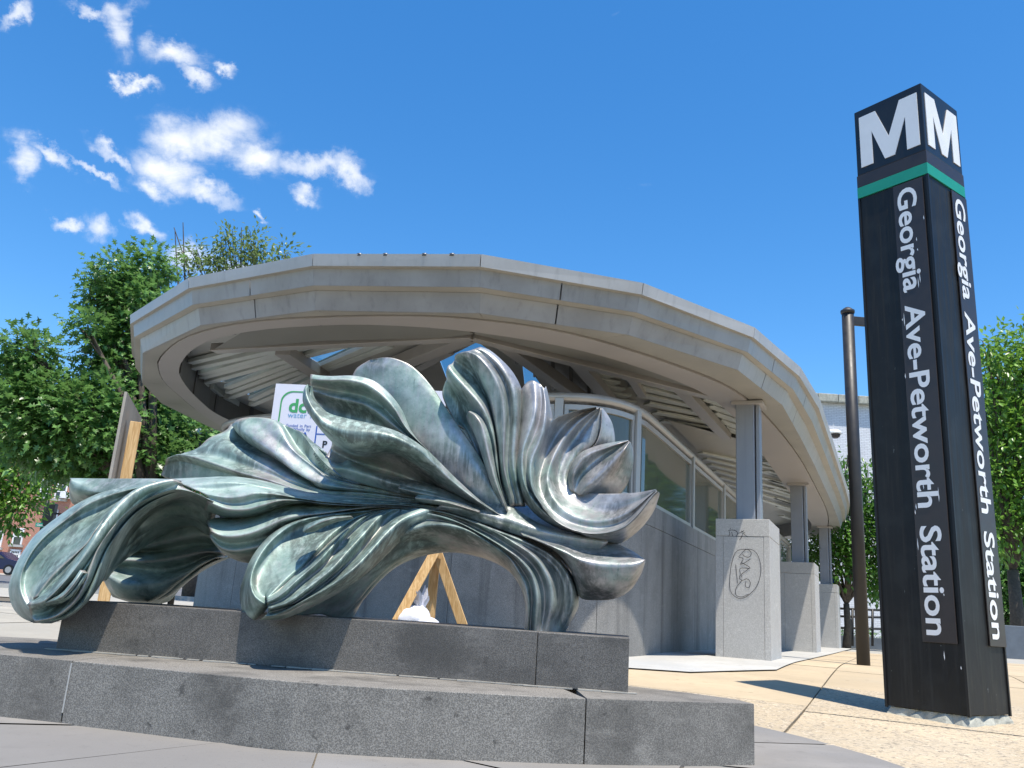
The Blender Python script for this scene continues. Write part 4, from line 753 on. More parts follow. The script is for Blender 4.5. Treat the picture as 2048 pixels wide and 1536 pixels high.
cb('rafter', 1135, 700, 1262, 850, 3.2, .18, .12); cb('rafter', 1340, 752, 1452, 872, 3.2, .18, .12); cb('rafter', 1240, 720, 1285, 790, 3.25, .12, .08)
for s_ in ((381, 724, 520, 690), (385, 736, 551, 699), (402, 747, 567, 702), (404, 754, 569, 709), (413, 764, 575, 719), (454, 774, 585, 725), (456, 784, 592, 733), (461, 794, 602, 741), (503, 798, 614, 746), (503, 809, 640, 750), (640, 733, 760, 683), (641, 742, 780, 690), (586, 700, 700, 672), (590, 716, 690, 690)):
    cb('louvre', *s_, 3.28, .11, .06, 'slat')
cb('frame_edge', 592, 717, 641, 747, 3.28, .16, .10, 'slat')
for k in range(4): cb('louvre_end', 392+k*30, 752+k*20, 414+k*30, 768+k*20, 3.3, .10, .10, 'slat')
cb('drum_gutter', 383, 742, 430, 788, 3.31, .05, .06, 'dark'); cb('drum_gutter', 430, 788, 512, 835, 3.31, .05, .08, 'dark')
def bay(A, B, C, D, n, z):      # slats between left side A->B and right side C->D
    for k in range(n):
        t = (k+.5)/n; a = (A[0]+(B[0]-A[0])*t, A[1]+(B[1]-A[1])*t); b = (C[0]+(D[0]-C[0])*t, C[1]+(D[1]-C[1])*t)
        cb('louvre', *a, *b, z, .17, .035, 'slat')
bay((1098, 706), (1180, 800), (1205, 735), (1275, 812), 6, 3.3)
bay((1242, 745), (1330, 850), (1370, 778), (1448, 868), 6, 3.3)
bay((1404, 790), (1450, 860), (1486, 815), (1500, 880), 5, 3.3)
for k in range(5):              # white gable panels with dark posts
    x = 1000+k*36; yT = 674+k*9; yB = yT+22+k*17
    flat('gable_panel', [(x, yT), (x+33, yT+10), (x+33, yB+26), (x, yB)], 3.28, 'metal'); cb('gable_post', x+34, yT+8, x+34, yB+30, 3.25, .05, .04, 'strip')
flat('ceiling_panel', [(1335, 840), (1485, 880), (1490, 925), (1395, 900)], 3.22, 'ceil')
for k in range(7): cb('louvre', 1400+k*9, 905+k*12, 1600+k*4, 948+k*14, 3.2, .14, .035, 'slat')
for k in range(8): cb('louvre', 1520+k*6, 905+k*18, 1625, 940+k*16, 3.2, .16, .035, 'slat')
# bolts / snow guards along the roof edge
for x in (720, 772, 850, 905): q = pz(x, 508, 3.452); obj('snow_guard', MB().lathe(q, [(.035, -.03), (.035, -.004), (.02, .002)], 10), M['strip'], cnp, smooth=True)
# columns on granite piers
def d_on(px, py_, n):          # where a sight line meets the vertical plane n = const
    r = ray(px, py_); k = n/(r[0]*NV[0]+r[1]*NV[1]); return nd(r*k)
pierd = [11.10, 17.9, 25.4]
whr = ['nearest granite pier, drawn on with marker in two places', 'middle granite pier of the row under the canopy', 'farthest granite pier of the row under the canopy']
for k, d0 in enumerate(pierd):
    for side, nc in (('R', -1.67), ('L', -10.55)):
        n0, n1 = (-2.02, -1.36) if side == 'R' else (-10.9, -10.24)
        zb = -.36; dl = 1.05
        lab = whr[k]+' right of the sculpture' if side == 'R' else ['granite pier', 'second granite pier', 'third granite pier'][k]+' hidden on the left side of the station entrance'
        if side == 'L': continue
        pr = thing('granite_pier', lab, 'pier', ND((n0+n1)/2, d0+dl/2, zb), 'granite piers under the canopy columns')
        z1, zc = 1.345, 1.13
        obj('shaft', MB().nbox(n0+.095, n1-.075, d0, d0+dl, zb, zc-.005), M['granite'], pr, bevel=.003)
        obj('corner_stone', MB().nbox(n0, n0+.092, d0-.002, d0+dl, zb, zc-.005), M['granite'], pr, bevel=.003)
        obj('corner_stone', MB().nbox(n1-.072, n1, d0-.002, d0+dl, zb, zc-.005), M['granite'], pr, bevel=.003)
        obj('cap_stone', MB().nbox(n0, n1, d0-.003, d0+dl, zc, z1), M['granite'], pr, bevel=.004)
        obj('joint_backing', MB().nbox(n0+.01, n1-.01, d0+.01, d0+dl-.01, zb, z1-.02), M['strip'], pr)
        dc = d0+.42
        obj('column', MB().nbox(nc-.14, nc+.10, dc-.14, dc+.14, z1+.002, 2.95), M['frame_blue'], cnp, bevel=.01)
        obj('column_flange', MB().nbox(nc+.115, nc+.165, dc-.11, dc+.11, z1+.002, 2.95), M['frame_blue'], cnp, bevel=.008)
        obj('column_plate', MB().nbox(nc-.19, nc+.22, dc-.19, dc+.19, 2.90, 2.943), M['ringm'], cnp, bevel=.004)
        if k == 0: pier0 = pr; pn0, pn1, pdd = n0, n1, d0
# marker drawings on the nearest pier
def ink(name, strokes, rad=.006):
    mb = MB()
    for st in strokes:
        P = [d_px(x, y) for x, y in cr(st, max(6, len(st)*6))]
        for a, b in zip(P[:-1], P[1:]):
            t_ = b-a; L = np.linalg.norm(t_)
            if L < 1e-5: continue
            t_ /= L; s_ = np.cross(t_, DV3); s_ /= np.linalg.norm(s_); a2, b2 = a-t_*.002-DV3*.0015, b+t_*.002-DV3*.0015
            mb.face([a2-s_*rad/2, b2-s_*rad/2, b2+s_*rad/2, a2+s_*rad/2])
    obj(name, mb, M['marker'], pier0, fixn=False)
DV3 = np.array([DV[0], DV[1], 0]); dpl = pdd-.004
def d_px(px, py_): r = ray(px, py_); return r*(dpl/(r[0]*DV[0]+r[1]*DV[1]))
c5 = lambda L: [(1400+x/5.12, 1020+y/5.12) for x, y in L]
ink('marker_drawing', [c5(s_) for s_ in ([(480, 400), (380, 420), (330, 520), (305, 700), (310, 820), (350, 880), (420, 905), (500, 870), (580, 780), (620, 660), (620, 560), (590, 460), (540, 410), (480, 400)], [(395, 480), (470, 405), (520, 430), (520, 465), (490, 485), (450, 470), (440, 455)],
    [(400, 485), (440, 500), (415, 555)], [(415, 555), (450, 545), (520, 500)], [(430, 540), (515, 595), (410, 600), (430, 690)], [(500, 600), (405, 680), (430, 720), (480, 705), (515, 740), (500, 795), (465, 780), (470, 730)], [(365, 560), (375, 650), (385, 750)], [(430, 720), (370, 800), (370, 870), (430, 890), (500, 860)])])
ink('marker_scrawl', [c5(s_) for s_ in ([(290, 210), (330, 205), (375, 215)], [(300, 220), (305, 245), (295, 270)], [(325, 225), (335, 270)], [(355, 205), (385, 235), (370, 275)], [(385, 240), (415, 230), (450, 210)], [(405, 305), (430, 270), (440, 240), (490, 280)], [(425, 215), (460, 235)], [(310, 185), (312, 195)])], .006)

# ------------------------------------------------------------------ granite parapet with curved glass screen
WP = [(-9.5, 27), (-9.5, 14), (-9.5, 11.2), (-9.45, 10.4), (-9.2, 9.85), (-8.7, 9.5), (-8.0, 9.32), (-6, 9.05), (-4.2, 8.86), (-3.6, 8.86), (-3.1, 8.98), (-2.8, 9.25), (-2.63, 9.75), (-2.6, 10.4), (-2.6, 12), (-2.6, 14), (-2.6, 27)]
wp = cr(WP, 400); sl_ = np.r_[0, np.cumsum(np.linalg.norm(np.diff(wp, axis=0), axis=1))]
def wat(s_): return np.array([np.interp(s_, sl_, wp[:, 0]), np.interp(s_, sl_, wp[:, 1])])
def wn(s_): a = wat(s_+.02)-wat(s_-.02); a /= np.linalg.norm(a); return np.array([a[1], -a[0]])
ctr = np.array([-6., 14.])
wall = thing('parapet_wall', 'low curved grey granite wall stained by rain round the station escalator opening', 'wall', ND(-6, 9, -.35))
def wall_piece(name, s0, s1, z0, z1, thick, m, parent, off=0., bevel=.003):
    K = max(2, int((s1-s0)/.12)+1); A = []; B = []
    for s_ in np.linspace(s0, s1, K):
        p = wat(s_); n_ = wn(s_); n_ = n_ if (ctr-p)@n_ > 0 else -n_
        A.append(p+n_*off); B.append(p+n_*(off+thick))
    mb = MB()
    for z in (z0, z1):
        for p in A: mb.v.append(tuple(ND(*p, z)))
        for p in B: mb.v.append(tuple(ND(*p, z)))
    for k in range(K-1):
        mb.f += [(k, k+1, 2*K+k+1, 2*K+k), (K+k+1, K+k, 3*K+k, 3*K+k+1), (2*K+k, 2*K+k+1, 3*K+k+1, 3*K+k), (k+1, k, K+k, K+k+1)]
    mb.f += [(0, 2*K, 3*K, K), (K-1, 2*K-1, 4*K-1, 3*K-1)]
    return obj(name, mb, m, parent)
def s_of(n, d): return sl_[int(np.argmin(((wp-np.array([n, d]))**2).sum(1)))]
sj = s_of(-2.95, 9.08)          # the joint seen between the sculpture and the corner
cutsw = sorted([sj+k*1.75 for k in range(-15, 13)]); cutsw = [c for c in cutsw if 5 < c < sl_[-1]-.2]
for a, b in zip(cutsw[:-1], cutsw[1:]):
    wall_piece('wall_panel', a+.003, b-.003, -.42, 1.118, .25, M['granite_wall'], wall)
    wall_piece('coping_stone', a+.003, b-.003, 1.124, 1.372, .26, M['granite_wall'], wall, -.004)
wall_piece('joint_backing', cutsw[0], cutsw[-1], -.42, 1.36, .2, M['strip'], wall, .012)
scr = thing('glass_screen', 'curved glass screen in grey steel frames standing on the granite parapet wall', 'glass screen', ND(-6, 9, 1.375))
posts = [s_of(-9.5, 14.6), s_of(-9.5, 12.2), s_of(-9.35, 10.1), s_of(-7.4, 9.2), s_of(-5.4, 8.98), s_of(-3.35, 8.9), s_of(-2.66, 9.65), s_of(-2.6, 12.58), s_of(-2.6, 15.2), s_of(-2.6, 17.9), s_of(-2.6, 20.6), s_of(-2.6, 23.4), s_of(-2.6, 26)]
rail = []
for s_ in np.linspace(posts[0], posts[-1], 160): p = wat(s_); n_ = wn(s_); n_ = n_ if (ctr-p)@n_ > 0 else -n_; rail.append(ND(*(p+n_*.06), 2.45))
obj('top_rail', MB().tube(rail, .055, 12), M['frame'], scr, smooth=True)
for s_ in posts:
    p = wat(s_); n_ = wn(s_); n_ = n_ if (ctr-p)@n_ > 0 else -n_; q = p+n_*.06; t_ = wat(s_+.02)-wat(s_-.02); t_ /= np.linalg.norm(t_)
    obj('post', MB().box(ND(*q, 1.90), (.10, .12, 1.06), (ND(*t_, 0), ND(*n_, 0), np.array([0, 0, 1.]))), M['frame'], scr, bevel=.006)
for a, b in zip(posts[:-1], posts[1:]):
    wall_piece('frame_rail', a+.06, b-.06, 2.30, 2.36, .07, M['frame'], scr, .03)
    wall_piece('frame_rail', a+.06, b-.06, 1.376, 1.43, .07, M['frame'], scr, .03)
    wall_piece('pane', a+.09, b-.09, 1.43, 2.30, .012, M['glass'], scr, .06)
    for e in (a+.06, b-.11): wall_piece('frame_stile', e, e+.05, 1.43, 2.30, .06, M['frame'], scr, .035)
# ------------------------------------------------------------------ sign boards
def sign_board():
    TL = onY(552, 767, 6.6); TR = onY(893, 750, 6.72); ex = (TR-TL); wdt = np.linalg.norm(ex); ex /= wdt; ez = np.array([0, 0, 1.]); ex[2] *= .3; ex /= np.linalg.norm(ex)
    nrm = np.cross(ex, ez); nrm /= np.linalg.norm(nrm); H = 1.2
    t = thing('notice_board', 'white construction notice board with green rounded border behind the sculpture', 'sign board', (TL+ex*wdt/2-ez*(H+.9)))
    O = TL; P = lambda u, v, k=0.: O+ex*u-ez*v+nrm*k
    obj('board', MB().hexa([P(0, H, -.012), P(wdt, H, -.012), P(wdt, H, 0), P(0, H, 0), P(0, 0, -.012), P(wdt, 0, -.012), P(wdt, 0, 0), P(0, 0, 0)]), M['board'], t)
    b0 = .055; r_ = .09; path = []
    for cx, cy, a0 in ((b0+r_, b0+r_, 180), (wdt-b0-r_, b0+r_, 270), (wdt-b0-r_, H-b0-r_, 0), (b0+r_, H-b0-r_, 90)):
        for k in range(9): a = R(a0+k*90/8); path.append((cx+r_*math.cos(a), cy+r_*math.sin(a)))
    mb = MB(); n = len(path); cc = np.array([wdt/2, H/2])
    for i in range(n):
        a, b = np.array(path[i]), np.array(path[(i+1) % n]); ia = a+(cc-a)*.014/np.linalg.norm(cc-a); ib = b+(cc-b)*.014/np.linalg.norm(cc-b)
        mb.face([P(*a, .002), P(*b, .002), P(*ib, .002), P(*ia, .002)])
    obj('border', mb, M['ink_green'], t, fixn=False)
    def tx(s_, u, v, size, m, bold=.0): put_text('lettering', s_, M[m], t, P(u, v), ex, ez, nrm, size=size, bold=bold, lift=.002)
    tx('dc', .125, .225, .15, 'ink_green', .03); tx('water', .245, .225, .15, 'ink_blue', .03); tx('water is life', .125, .27, .062, 'ink_lblue')
    tx('Funded in Part', .125, .345, .031, 'ink_blue', .01); tx('or Wholly by', .135, .372, .031, 'ink_blue', .01); tx('S', .115, .445, .085, 'ink_blue', .03); tx('EPA', .165, .445, .085, 'ink_blue', .03)
    tx('P', .42, .50, .075, 'ink_black', .03); tx('$3,00', .405, .575, .060, 'ink_black'); tx('$12,50', .39, .66, .060, 'ink_black')
    mb = MB(); mb.face([P(.355, .33, .002), P(.365, .33, .002), P(.365, 1.0, .002), P(.355, 1.0, .002)]); mb.face([P(.365, .39, .002), P(1.2, .39, .002), P(1.2, .398, .002), P(.365, .398, .002)])
    obj('rule_line', mb, M['ink_blue'], t, fixn=False)
    for u in (): q = P(u, .1, -.05); obj('post', MB().beam(q, np.array([q[0], q[1], G(q[0], q[1])]), .089, .06, up=(0, 1, 0)), M['pine'], t, bevel=.003)
    return t
nb = sign_board()
stn = thing('timber_stand', 'raw pine timber A-frame stand seen through the arch of the sculpture', 'stand', onY(865, 1245, 6.3))
for (x1, y1, x2, y2, Y, Y2) in ((880, 1085, 783, 1262, 6.25, 6.1), (874, 1080, 858, 1262, 6.35, 6.4), (862, 1068, 934, 1275, 6.3, 6.35)):
    a, b = onY(x1, y1, Y), onY(x2, y2, Y2); obj('leg', MB().beam(a, b, 0.068, .034, up=(0, 1, .1)), M['pine'], stn, bevel=.003)
zl = onY(249, 783, 6.6); z0 = zl[2]; TR = onz(279, 836, z0-.0); ex_ = TR-zl
lb = thing('edge_on_notice_board', 'tall grey board on a pine post seen almost edge-on in front of the left tree', 'sign board', (zl[0], zl[1], G(zl[0], zl[1])))
exn = ex_/np.linalg.norm(ex_); nr_ = np.cross(exn, (0, 0, 1.))
H = 1.25; obj('board', MB().hexa([zl+exn*a+nr_*b+np.array([0, 0, c]) for c in (-H, 0) for a, b in ((0, 0), (np.linalg.norm(ex_), 0), (np.linalg.norm(ex_), .02), (0, .02))]), M['ply'], lb)
q = onY(272, 845, zl[1]+.25); e = onY(205, 1196, zl[1]+.25)
obj('post', MB().beam(q, np.array([q[0], q[1], G(q[0], q[1])]), .085, .085, up=(1, .4, 0)), M['pine'], lb, bevel=.003)
def blob(c, r3, seed, amp=.2, n=14):
    rs = np.random.default_rng(seed); mb = MB(); ph = rs.uniform(0, 6, 6)
    for i in range(n+1):
        th = math.pi*i/n
        for j in range(n*2):
            p = math.pi*j/n; d = np.array([math.sin(th)*math.cos(p), math.sin(th)*math.sin(p), math.cos(th)])
            k = 1+amp*(math.sin(3*d[0]+ph[0])*math.sin(4*d[1]+ph[1])+.5*math.sin(7*d[2]+5*d[0]+ph[2])); mb.v.append(tuple(np.array(c)+d*np.array(r3)*k))
    m2 = n*2
    for i in range(n):
        for j in range(m2): mb.f.append((i*m2+j, i*m2+(j+1) % m2, (i+1)*m2+(j+1) % m2, (i+1)*m2+j))
    return mb
sb = thing('sandbag', 'white tied sandbag slumped at the foot of the timber stand', 'sandbag', onY(825, 1250, 6.2))
obj('bag', blob(onY(826, 1240, 6.2), (.13, .12, .10), 3, .07), M['bag'], sb, smooth=True); obj('bag', blob(onY(855, 1252, 6.15), (.10, .1, .06), 5, .07), M['bag'], sb, smooth=True)
mb = MB(); c = onY(846, 1200, 6.2)
for k in range(16): a = rng.normal(size=3)*.025; mb.face([c+np.array([0, 0, -.07])+a*.3, c+a+np.array([.02, 0, .02]), c+a*1.6+np.array([0, 0, .06]), c+a+np.array([-.02, .01, .0])])
obj('tied_neck', mb, M['bag'], sb, fixn=False)
# engraved words along the fan leaf
pth = cr([(627, 905), (640, 926), (656, 942), (672, 956), (691, 967), (718, 977), (740, 983)], 60); sl2 = np.r_[0, np.cumsum(np.linalg.norm(np.diff(pth, axis=0), axis=1))]
s_ = 2.; mb = MB()
for ch in 'every leaf surrounds':
    depth_off = .75-.265*s_/sl2[-1]
    if ch == ' ': s_ += 4; continue
    V, Fc = text_geo(ch, 0.0, 2); wd_ = (V[:, 0].max()-V[:, 0].min())*9.5
    x, y = np.interp(s_+wd_/2, sl2, pth[:, 0]), np.interp(s_+wd_/2, sl2, pth[:, 1]); x2, y2 = np.interp(s_+wd_/2+1, sl2, pth[:, 0]), np.interp(s_+wd_/2+1, sl2, pth[:, 1]); a = math.atan2(y2-y, x2-x)
    cx = (V[:, 0].max()+V[:, 0].min())/2; P = []
    for v_ in V: du, dv = (v_[0]-cx)*9.5, -v_[1]*9.5+2; P.append(S(x+du*math.cos(a)-dv*math.sin(a), y+du*math.sin(a)+dv*math.cos(a), depth_off))
    mb.add(P, Fc); s_ += wd_+1.4
obj('engraved_lettering', mb, M['marker'], scu, fixn=False)

# ------------------------------------------------------------------ trees
def crown(clumps, per, size, name, m, parent, kind='oak', seed=1, tuft=.28, droop=.35, fill=.6):
    rs = np.random.default_rng(seed); Vs = []; Fs = []; base = 0
    for (c, r) in clumps:
        n = int(per*r*r*(1 if not hasattr(r, '__len__') else 1)); nt = max(6, n//22)
        d = rs.normal(size=(nt, 3)); d /= np.linalg.norm(d, axis=1)[:, None]; rad = r*(fill+(1-fill)*rs.random(nt)**.5)*(1+.22*np.sin(d[:, 0]*5+c[0])*np.sin(d[:, 2]*6+c[1])); tc_ = np.array(c)+d*rad[:, None]*np.array([1, 1, .92])
        idx = rs.integers(0, nt, n); p = tc_[idx]+rs.normal(size=(n, 3))*tuft*.5; od = p-tc_[idx]; od /= (np.linalg.norm(od, axis=1)[:, None]+1e-6)
        ax = od*.7+d[idx]*.6+np.array([0, 0, -droop])+rs.normal(size=(n, 3))*.25; ax /= np.linalg.norm(ax, axis=1)[:, None]
        up = rs.normal(size=(n, 3))*.45+np.array([0, 0, 1.])+d[idx]*.4; sd = np.cross(ax, up); sd /= (np.linalg.norm(sd, axis=1)[:, None]+1e-6); nn_ = np.cross(sd, ax)
        sz = size*rs.uniform(.6, 1.3, n)[:, None]
        if kind == 'oak':
            shp = [(-.05, 0), (.25, .10), (.30, .42), (.45, .12), (.62, .40), (.72, .10), (1.05, 0), (.72, -.10), (.62, -.40), (.45, -.12), (.30, -.42), (.25, -.10)]
            V = np.stack([p+ax*a*sz+sd*b*sz+nn_*(abs(b)*.25-a*a*.12)*sz for a, b in shp], 1); F_ = [(0, 1, 11), (1, 3, 9, 11), (1, 2, 3), (9, 10, 11), (3, 5, 7, 9), (3, 4, 5), (7, 8, 9), (5, 6, 7)]
        else:
            shp = [(0, 0), (.45, .26), (1, 0), (.45, -.26)]
            V = np.stack([p+ax*a*sz+sd*b*sz+nn_*(abs(b)*.5)*sz for a, b in shp], 1); F_ = [(0, 1, 2), (0, 2, 3)]
        k = len(shp); Vs.append(V.reshape(-1, 3)); st = base+np.arange(n)*k
        Fs.append((st, F_)); base += n*k
    V = np.concatenate(Vs); off = np.array(parent['_w']); V = V-off
    loops = []; starts = []; tot = []
    for st, F_ in Fs:
        for f in F_: loops.append((st[:, None]+np.array(f)[None]).ravel()); tot.append(np.full(len(st), len(f)))
    li = np.concatenate(loops).astype(np.int32); lt = np.concatenate(tot).astype(np.int32); ls = np.r_[0, np.cumsum(lt)[:-1]].astype(np.int32)
    me = bpy.data.meshes.new(name); me.vertices.add(len(V)); me.vertices.foreach_set('co', V.astype(np.float32).ravel()); me.loops.add(len(li)); me.loops.foreach_set('vertex_index', li); me.polygons.add(len(ls)); me.polygons.foreach_set('loop_start', ls); me.update(calc_edges=True)
    me.materials.append(m); o = bpy.data.objects.new(name, me); COL.objects.link(o); o.parent = parent; o['kind'] = 'stuff'; return o
def tree(name, label, base_px, Y, clumps_px, per, size, m, kind='oak', seed=1, group=None, trunk_r=.18, **kw):
    bx = onY(base_px[0], base_px[1], Y); bx[2] = G(bx[0], bx[1])
    t = thing(name, label, 'tree', bx, group); cl = []
    for c in clumps_px:
        Yc = Y+(c[3] if len(c) > 3 else 0); P = onY(c[0], c[1], Yc); cl.append((P, c[2]/1713*Yc*1.02))
    top = max(cl, key=lambda q: q[0][2])[0]; mid = sum(q[0] for q in cl)/len(cl)
    h0 = bx+(mid-bx)*.35; h0[0] = bx[0]+(mid[0]-bx[0])*.1; h0[1] = bx[1]
    obj('trunk', MB().tube([bx-np.array([0, 0, .1]), bx+(h0-bx)*.5+np.array([.05, 0, 0]), h0], [trunk_r*1.25, trunk_r, trunk_r*.8], 12), M['bark'], t, smooth=True)
    mb = MB()
    for q, r in cl:
        md = h0+(q-h0)*.5+np.array([0, 0, .12*np.linalg.norm(q-h0)]); mb.tube([h0, md, q], [trunk_r*.5, trunk_r*.28, trunk_r*.08], 6)
        for k in range(4): e = q+rng.normal(size=3)*r*.6; mb.tube([md+(q-md)*.5, q*.4+e*.6, e], [trunk_r*.12, trunk_r*.08, trunk_r*.03], 5)
    obj('limbs', mb, M['bark'], t, smooth=True, fixn=False)
    crown(cl, per, size, 'crown', m, t, kind, seed, **kw); return t
tree('oak_tree', 'large dark green oak with pointed leaves left of the canopy', (300, 1190), 15.5, [(60, 715, 48), (105, 800, 68), (225, 690, 46, .8), (60, 850, 75), (175, 850, 90), (255, 770, 80, 1), (235, 560, 48, 1), (290, 545, 44, 1.4), (200, 600, 34, 1), (285, 620, 60, 1), (250, 680, 60, 1), (310, 850, 70, 1.2), (350, 900, 60, 1.5), (300, 920, 58, .6), (215, 925, 60, .4), (115, 895, 50), (380, 860, 45, 2), (25, 790, 48), (320, 740, 70, 2.2), (40, 700, 24), (175, 655, 22)],
     3900, .16, M['oak'], 'oak', 3, tuft=.30, trunk_r=.2, fill=.45)
tree('background_tree', 'pale feathery young tree showing above the canopy roof edge', (470, 1180), 24, [(395, 505, 30), (430, 525, 34), (470, 500, 36), (510, 480, 22), (520, 510, 34), (570, 505, 20), (440, 482, 16), (480, 540, 50), (400, 550, 40), (545, 540, 40), (455, 470, 14), (372, 540, 20)], 900, .15, M['pale_leaf'], 'simple', 5, tuft=.4, trunk_r=.10, fill=.2)
tw = thing('bare_shoot_tree', 'thin bare upright twigs poking above the pale young tree', 'tree', onY(450, 560, 24.5))
mb = MB()
for x, y, x2, y2 in ((372, 545, 366, 445), (392, 540, 348, 455), (480, 560, 483, 455), (486, 560, 486, 468), (360, 545, 350, 462), (520, 560, 508, 490), (340, 560, 330, 520)):
    a, b = onY(x, y+60, 24.5), onY(x2, y2, 24.5); mb.tube([a, (a+b)/2+rng.normal(size=3)*.05, b], [.035, .025, .012], 5)
obj('twigs', mb, M['bark'], tw, fixn=False)
tree('street_tree', 'bright lime green street tree at the left edge in front of the brick row house', (-70, 1130), 34, [(20, 920, 42), (60, 950, 46), (0, 975, 50), (45, 1010, 42), (-20, 900, 50), (15, 1035, 30), (-60, 960, 60)], 700, .24, M['lime'], 'simple', 8, tuft=.5, trunk_r=.16, fill=.3)
tree('small_magnolia', 'small glossy green tree between the canopy end and the white brick building', (1692, 1285), 25, [(1700, 990, 36), (1740, 1000, 34), (1720, 1050, 44), (1690, 1080, 46), (1750, 1090, 48), (1650, 1110, 40), (1700, 1140, 44), (1745, 1150, 40), (1770, 1040, 36), (1690, 915, 10), (1690, 940, 18), (1610, 1100, 40, 2), (1660, 1060, 40, 2), (1740, 955, 20), (1790, 1120, 60)], 1500, .17, M['shrub_leaf'], 'simple', 12, tuft=.35, trunk_r=.10, fill=.3)
tree('maple_tree', 'tall green tree right behind the pylon at the right edge', (2035, 1290), 30, [(2050, 700, 50), (1995, 740, 42), (2040, 790, 60), (2000, 850, 56), (2060, 900, 70), (1990, 950, 50), (2040, 1010, 70), (2000, 1060, 50), (1975, 690, 22), (2080, 780, 60), (2100, 1000, 90), (1960, 800, 30), (2070, 660, 30)], 800, .24, M['lime'], 'simple', 21, tuft=.6, trunk_r=.22, fill=.35)
tree('dark_tree', 'dark evergreen mass filling the gap behind the tree right of the pylon', (2020, 1290), 37, [(1990, 760, 60), (2040, 860, 90), (2000, 1000, 80), (2040, 1120, 90), (1990, 1180, 60), (2080, 1200, 90), (1980, 900, 60), (2130, 900, 120), (2050, 1240, 60)], 600, .28, M['oak'], 'simple', 22, tuft=.6, trunk_r=.2, fill=.3)
tree('far_oak', 'dark shaded tree far behind the left side of the canopy', (380, 1190), 27, [(330, 850, 60), (385, 890, 60), (280, 900, 60), (190, 900, 60), (90, 890, 50), (360, 960, 50)], 900, .26, M['oak'], 'simple', 31, tuft=.6, trunk_r=.2, fill=.3)

# ------------------------------------------------------------------ buildings
br1 = _brick('red_brick', (.40, .12, .07), (.46, .17, .10), (.42, .36, .30), ax=(1., 0, 0)); br2 = _brick('white_painted_brick', (.62, .64, .68), (.70, .72, .76), (.45, .46, .50), ax=(1., 0, 0))
YB = 70.
hs = thing('row_house', 'red brick row house with white sash windows across the street at the left', 'house', (-38, YB, G(-38, YB)))
def hp(px, py_): return onY(px, py_, YB)
xa, xb, zb0, zt_ = hp(-260, 1100)[0], hp(430, 1100)[0], G(-38, YB)-1, hp(300, 830)[2]
wins = [(36, 1073, 17, 30, 0), (89, 976, 13, 32, 0), (122, 983, 20, 28, 0), (107, 1034, 12, 26, 0), (30, 1108, 18, 14, 1), (-10, 990, 18, 30, 0), (-6, 1078, 18, 30, 0), (205, 960, 18, 30, 0), (170, 1050, 18, 30, 0), (150, 900, 18, 28, 0), (303, 905, 16, 28, 0), (250, 900, 16, 28, 0)]
fr0 = MB().box(((xa+xb)/2, YB+4.6, (zb0+zt_)/2), (xb-xa, 9, zt_-zb0)); obj('wall', fr0, br1, hs)
obj('roof', MB().box(((xa+xb)/2, YB+4.6, zt_+.2), (xb-xa+.6, 9.8, .4)), M['strip'], hs)
for px, py_, ww, hh, bars in wins:
    c = hp(px, py_); s1 = YB/1713*ww/1.0; s2 = YB/1713*hh
    f = sub(obj('window', MB().box((c[0], YB+.09, c[2]), (s1, .1, s2)), M['win'], hs))
    mb = MB()
    for dx, dz_, a, b in ((-s1/2, 0, .10, s2), (s1/2, 0, .10, s2), (0, s2/2, s1+.1, .12), (0, 0, s1, .08)): mb.box((c[0]+dx, YB+.02, c[2]+dz_), (a, .12, b))
    if bars:
        for q in range(6): mb.box((c[0]-s1/2+s1*(q+.5)/6, YB-.02, c[2]), (.03, .03, s2))
    obj('frame', mb, M['white'], f); obj('sill', MB().box((c[0], YB-.05, c[2]-s2/2-.12), (s1+.4, .25, .18)), M['pale'], f)
c = hp(135, 992); obj('air_conditioner', MB().box((c[0], YB-.25, c[2]), (.7, .6, .45)), M['white'], hs)
wb = thing('white_brick_building', 'white painted brick building with a stone cornice behind the right trees', 'building', onY(1700, 1290, 36))
c = onY(1748, 812, 36); a = onY(1430, 1290, 36); zb0 = -1.2
obj('wall', MB().box(((a[0]+c[0])/2, 41, (zb0+c[2])/2), (c[0]-a[0], 10, c[2]-zb0)), br2, wb)
xs_ = np.linspace(a[0], c[0]+.1, 9)
for k in range(8): obj('cornice_stone', MB().box(((xs_[k]+xs_[k+1])/2, 40.9, c[2]+.17), ((xs_[1]-xs_[0])-.02, 10.4, .36)), M['conc'], wb, bevel=.03)
b2 = onY(1764, 800, 36); obj('wall', MB().box((b2[0]+1.4, 42, zb0/2+b2[2]/2-.6), (3.2, 8, b2[2]-zb0-1.2)), br2, wb)
lp = onY(1668, 868, 33); lm2 = thing('dome_lamp', 'white dome hood lamp sticking out beside the white brick wall', 'lamp', lp)
obj('hood', MB().lathe(lp, [(.30, 0), (.31, .03), (.27, .10), (.16, .17), (.03, .20)], 20), M['white'], lm2, smooth=True); obj('lens', MB().lathe(lp+np.array([0.05, 0, -.16]), [(.10, 0), (.17, .06), (.20, .16)], 16), M['plate'], lm2, smooth=True)
obj('arm', MB().tube([lp+np.array([0, .1, .1]), lp+np.array([0, 1.6, .0]), lp+np.array([0, 3, -.3])], .05, 8), M['white'], lm2, smooth=True)
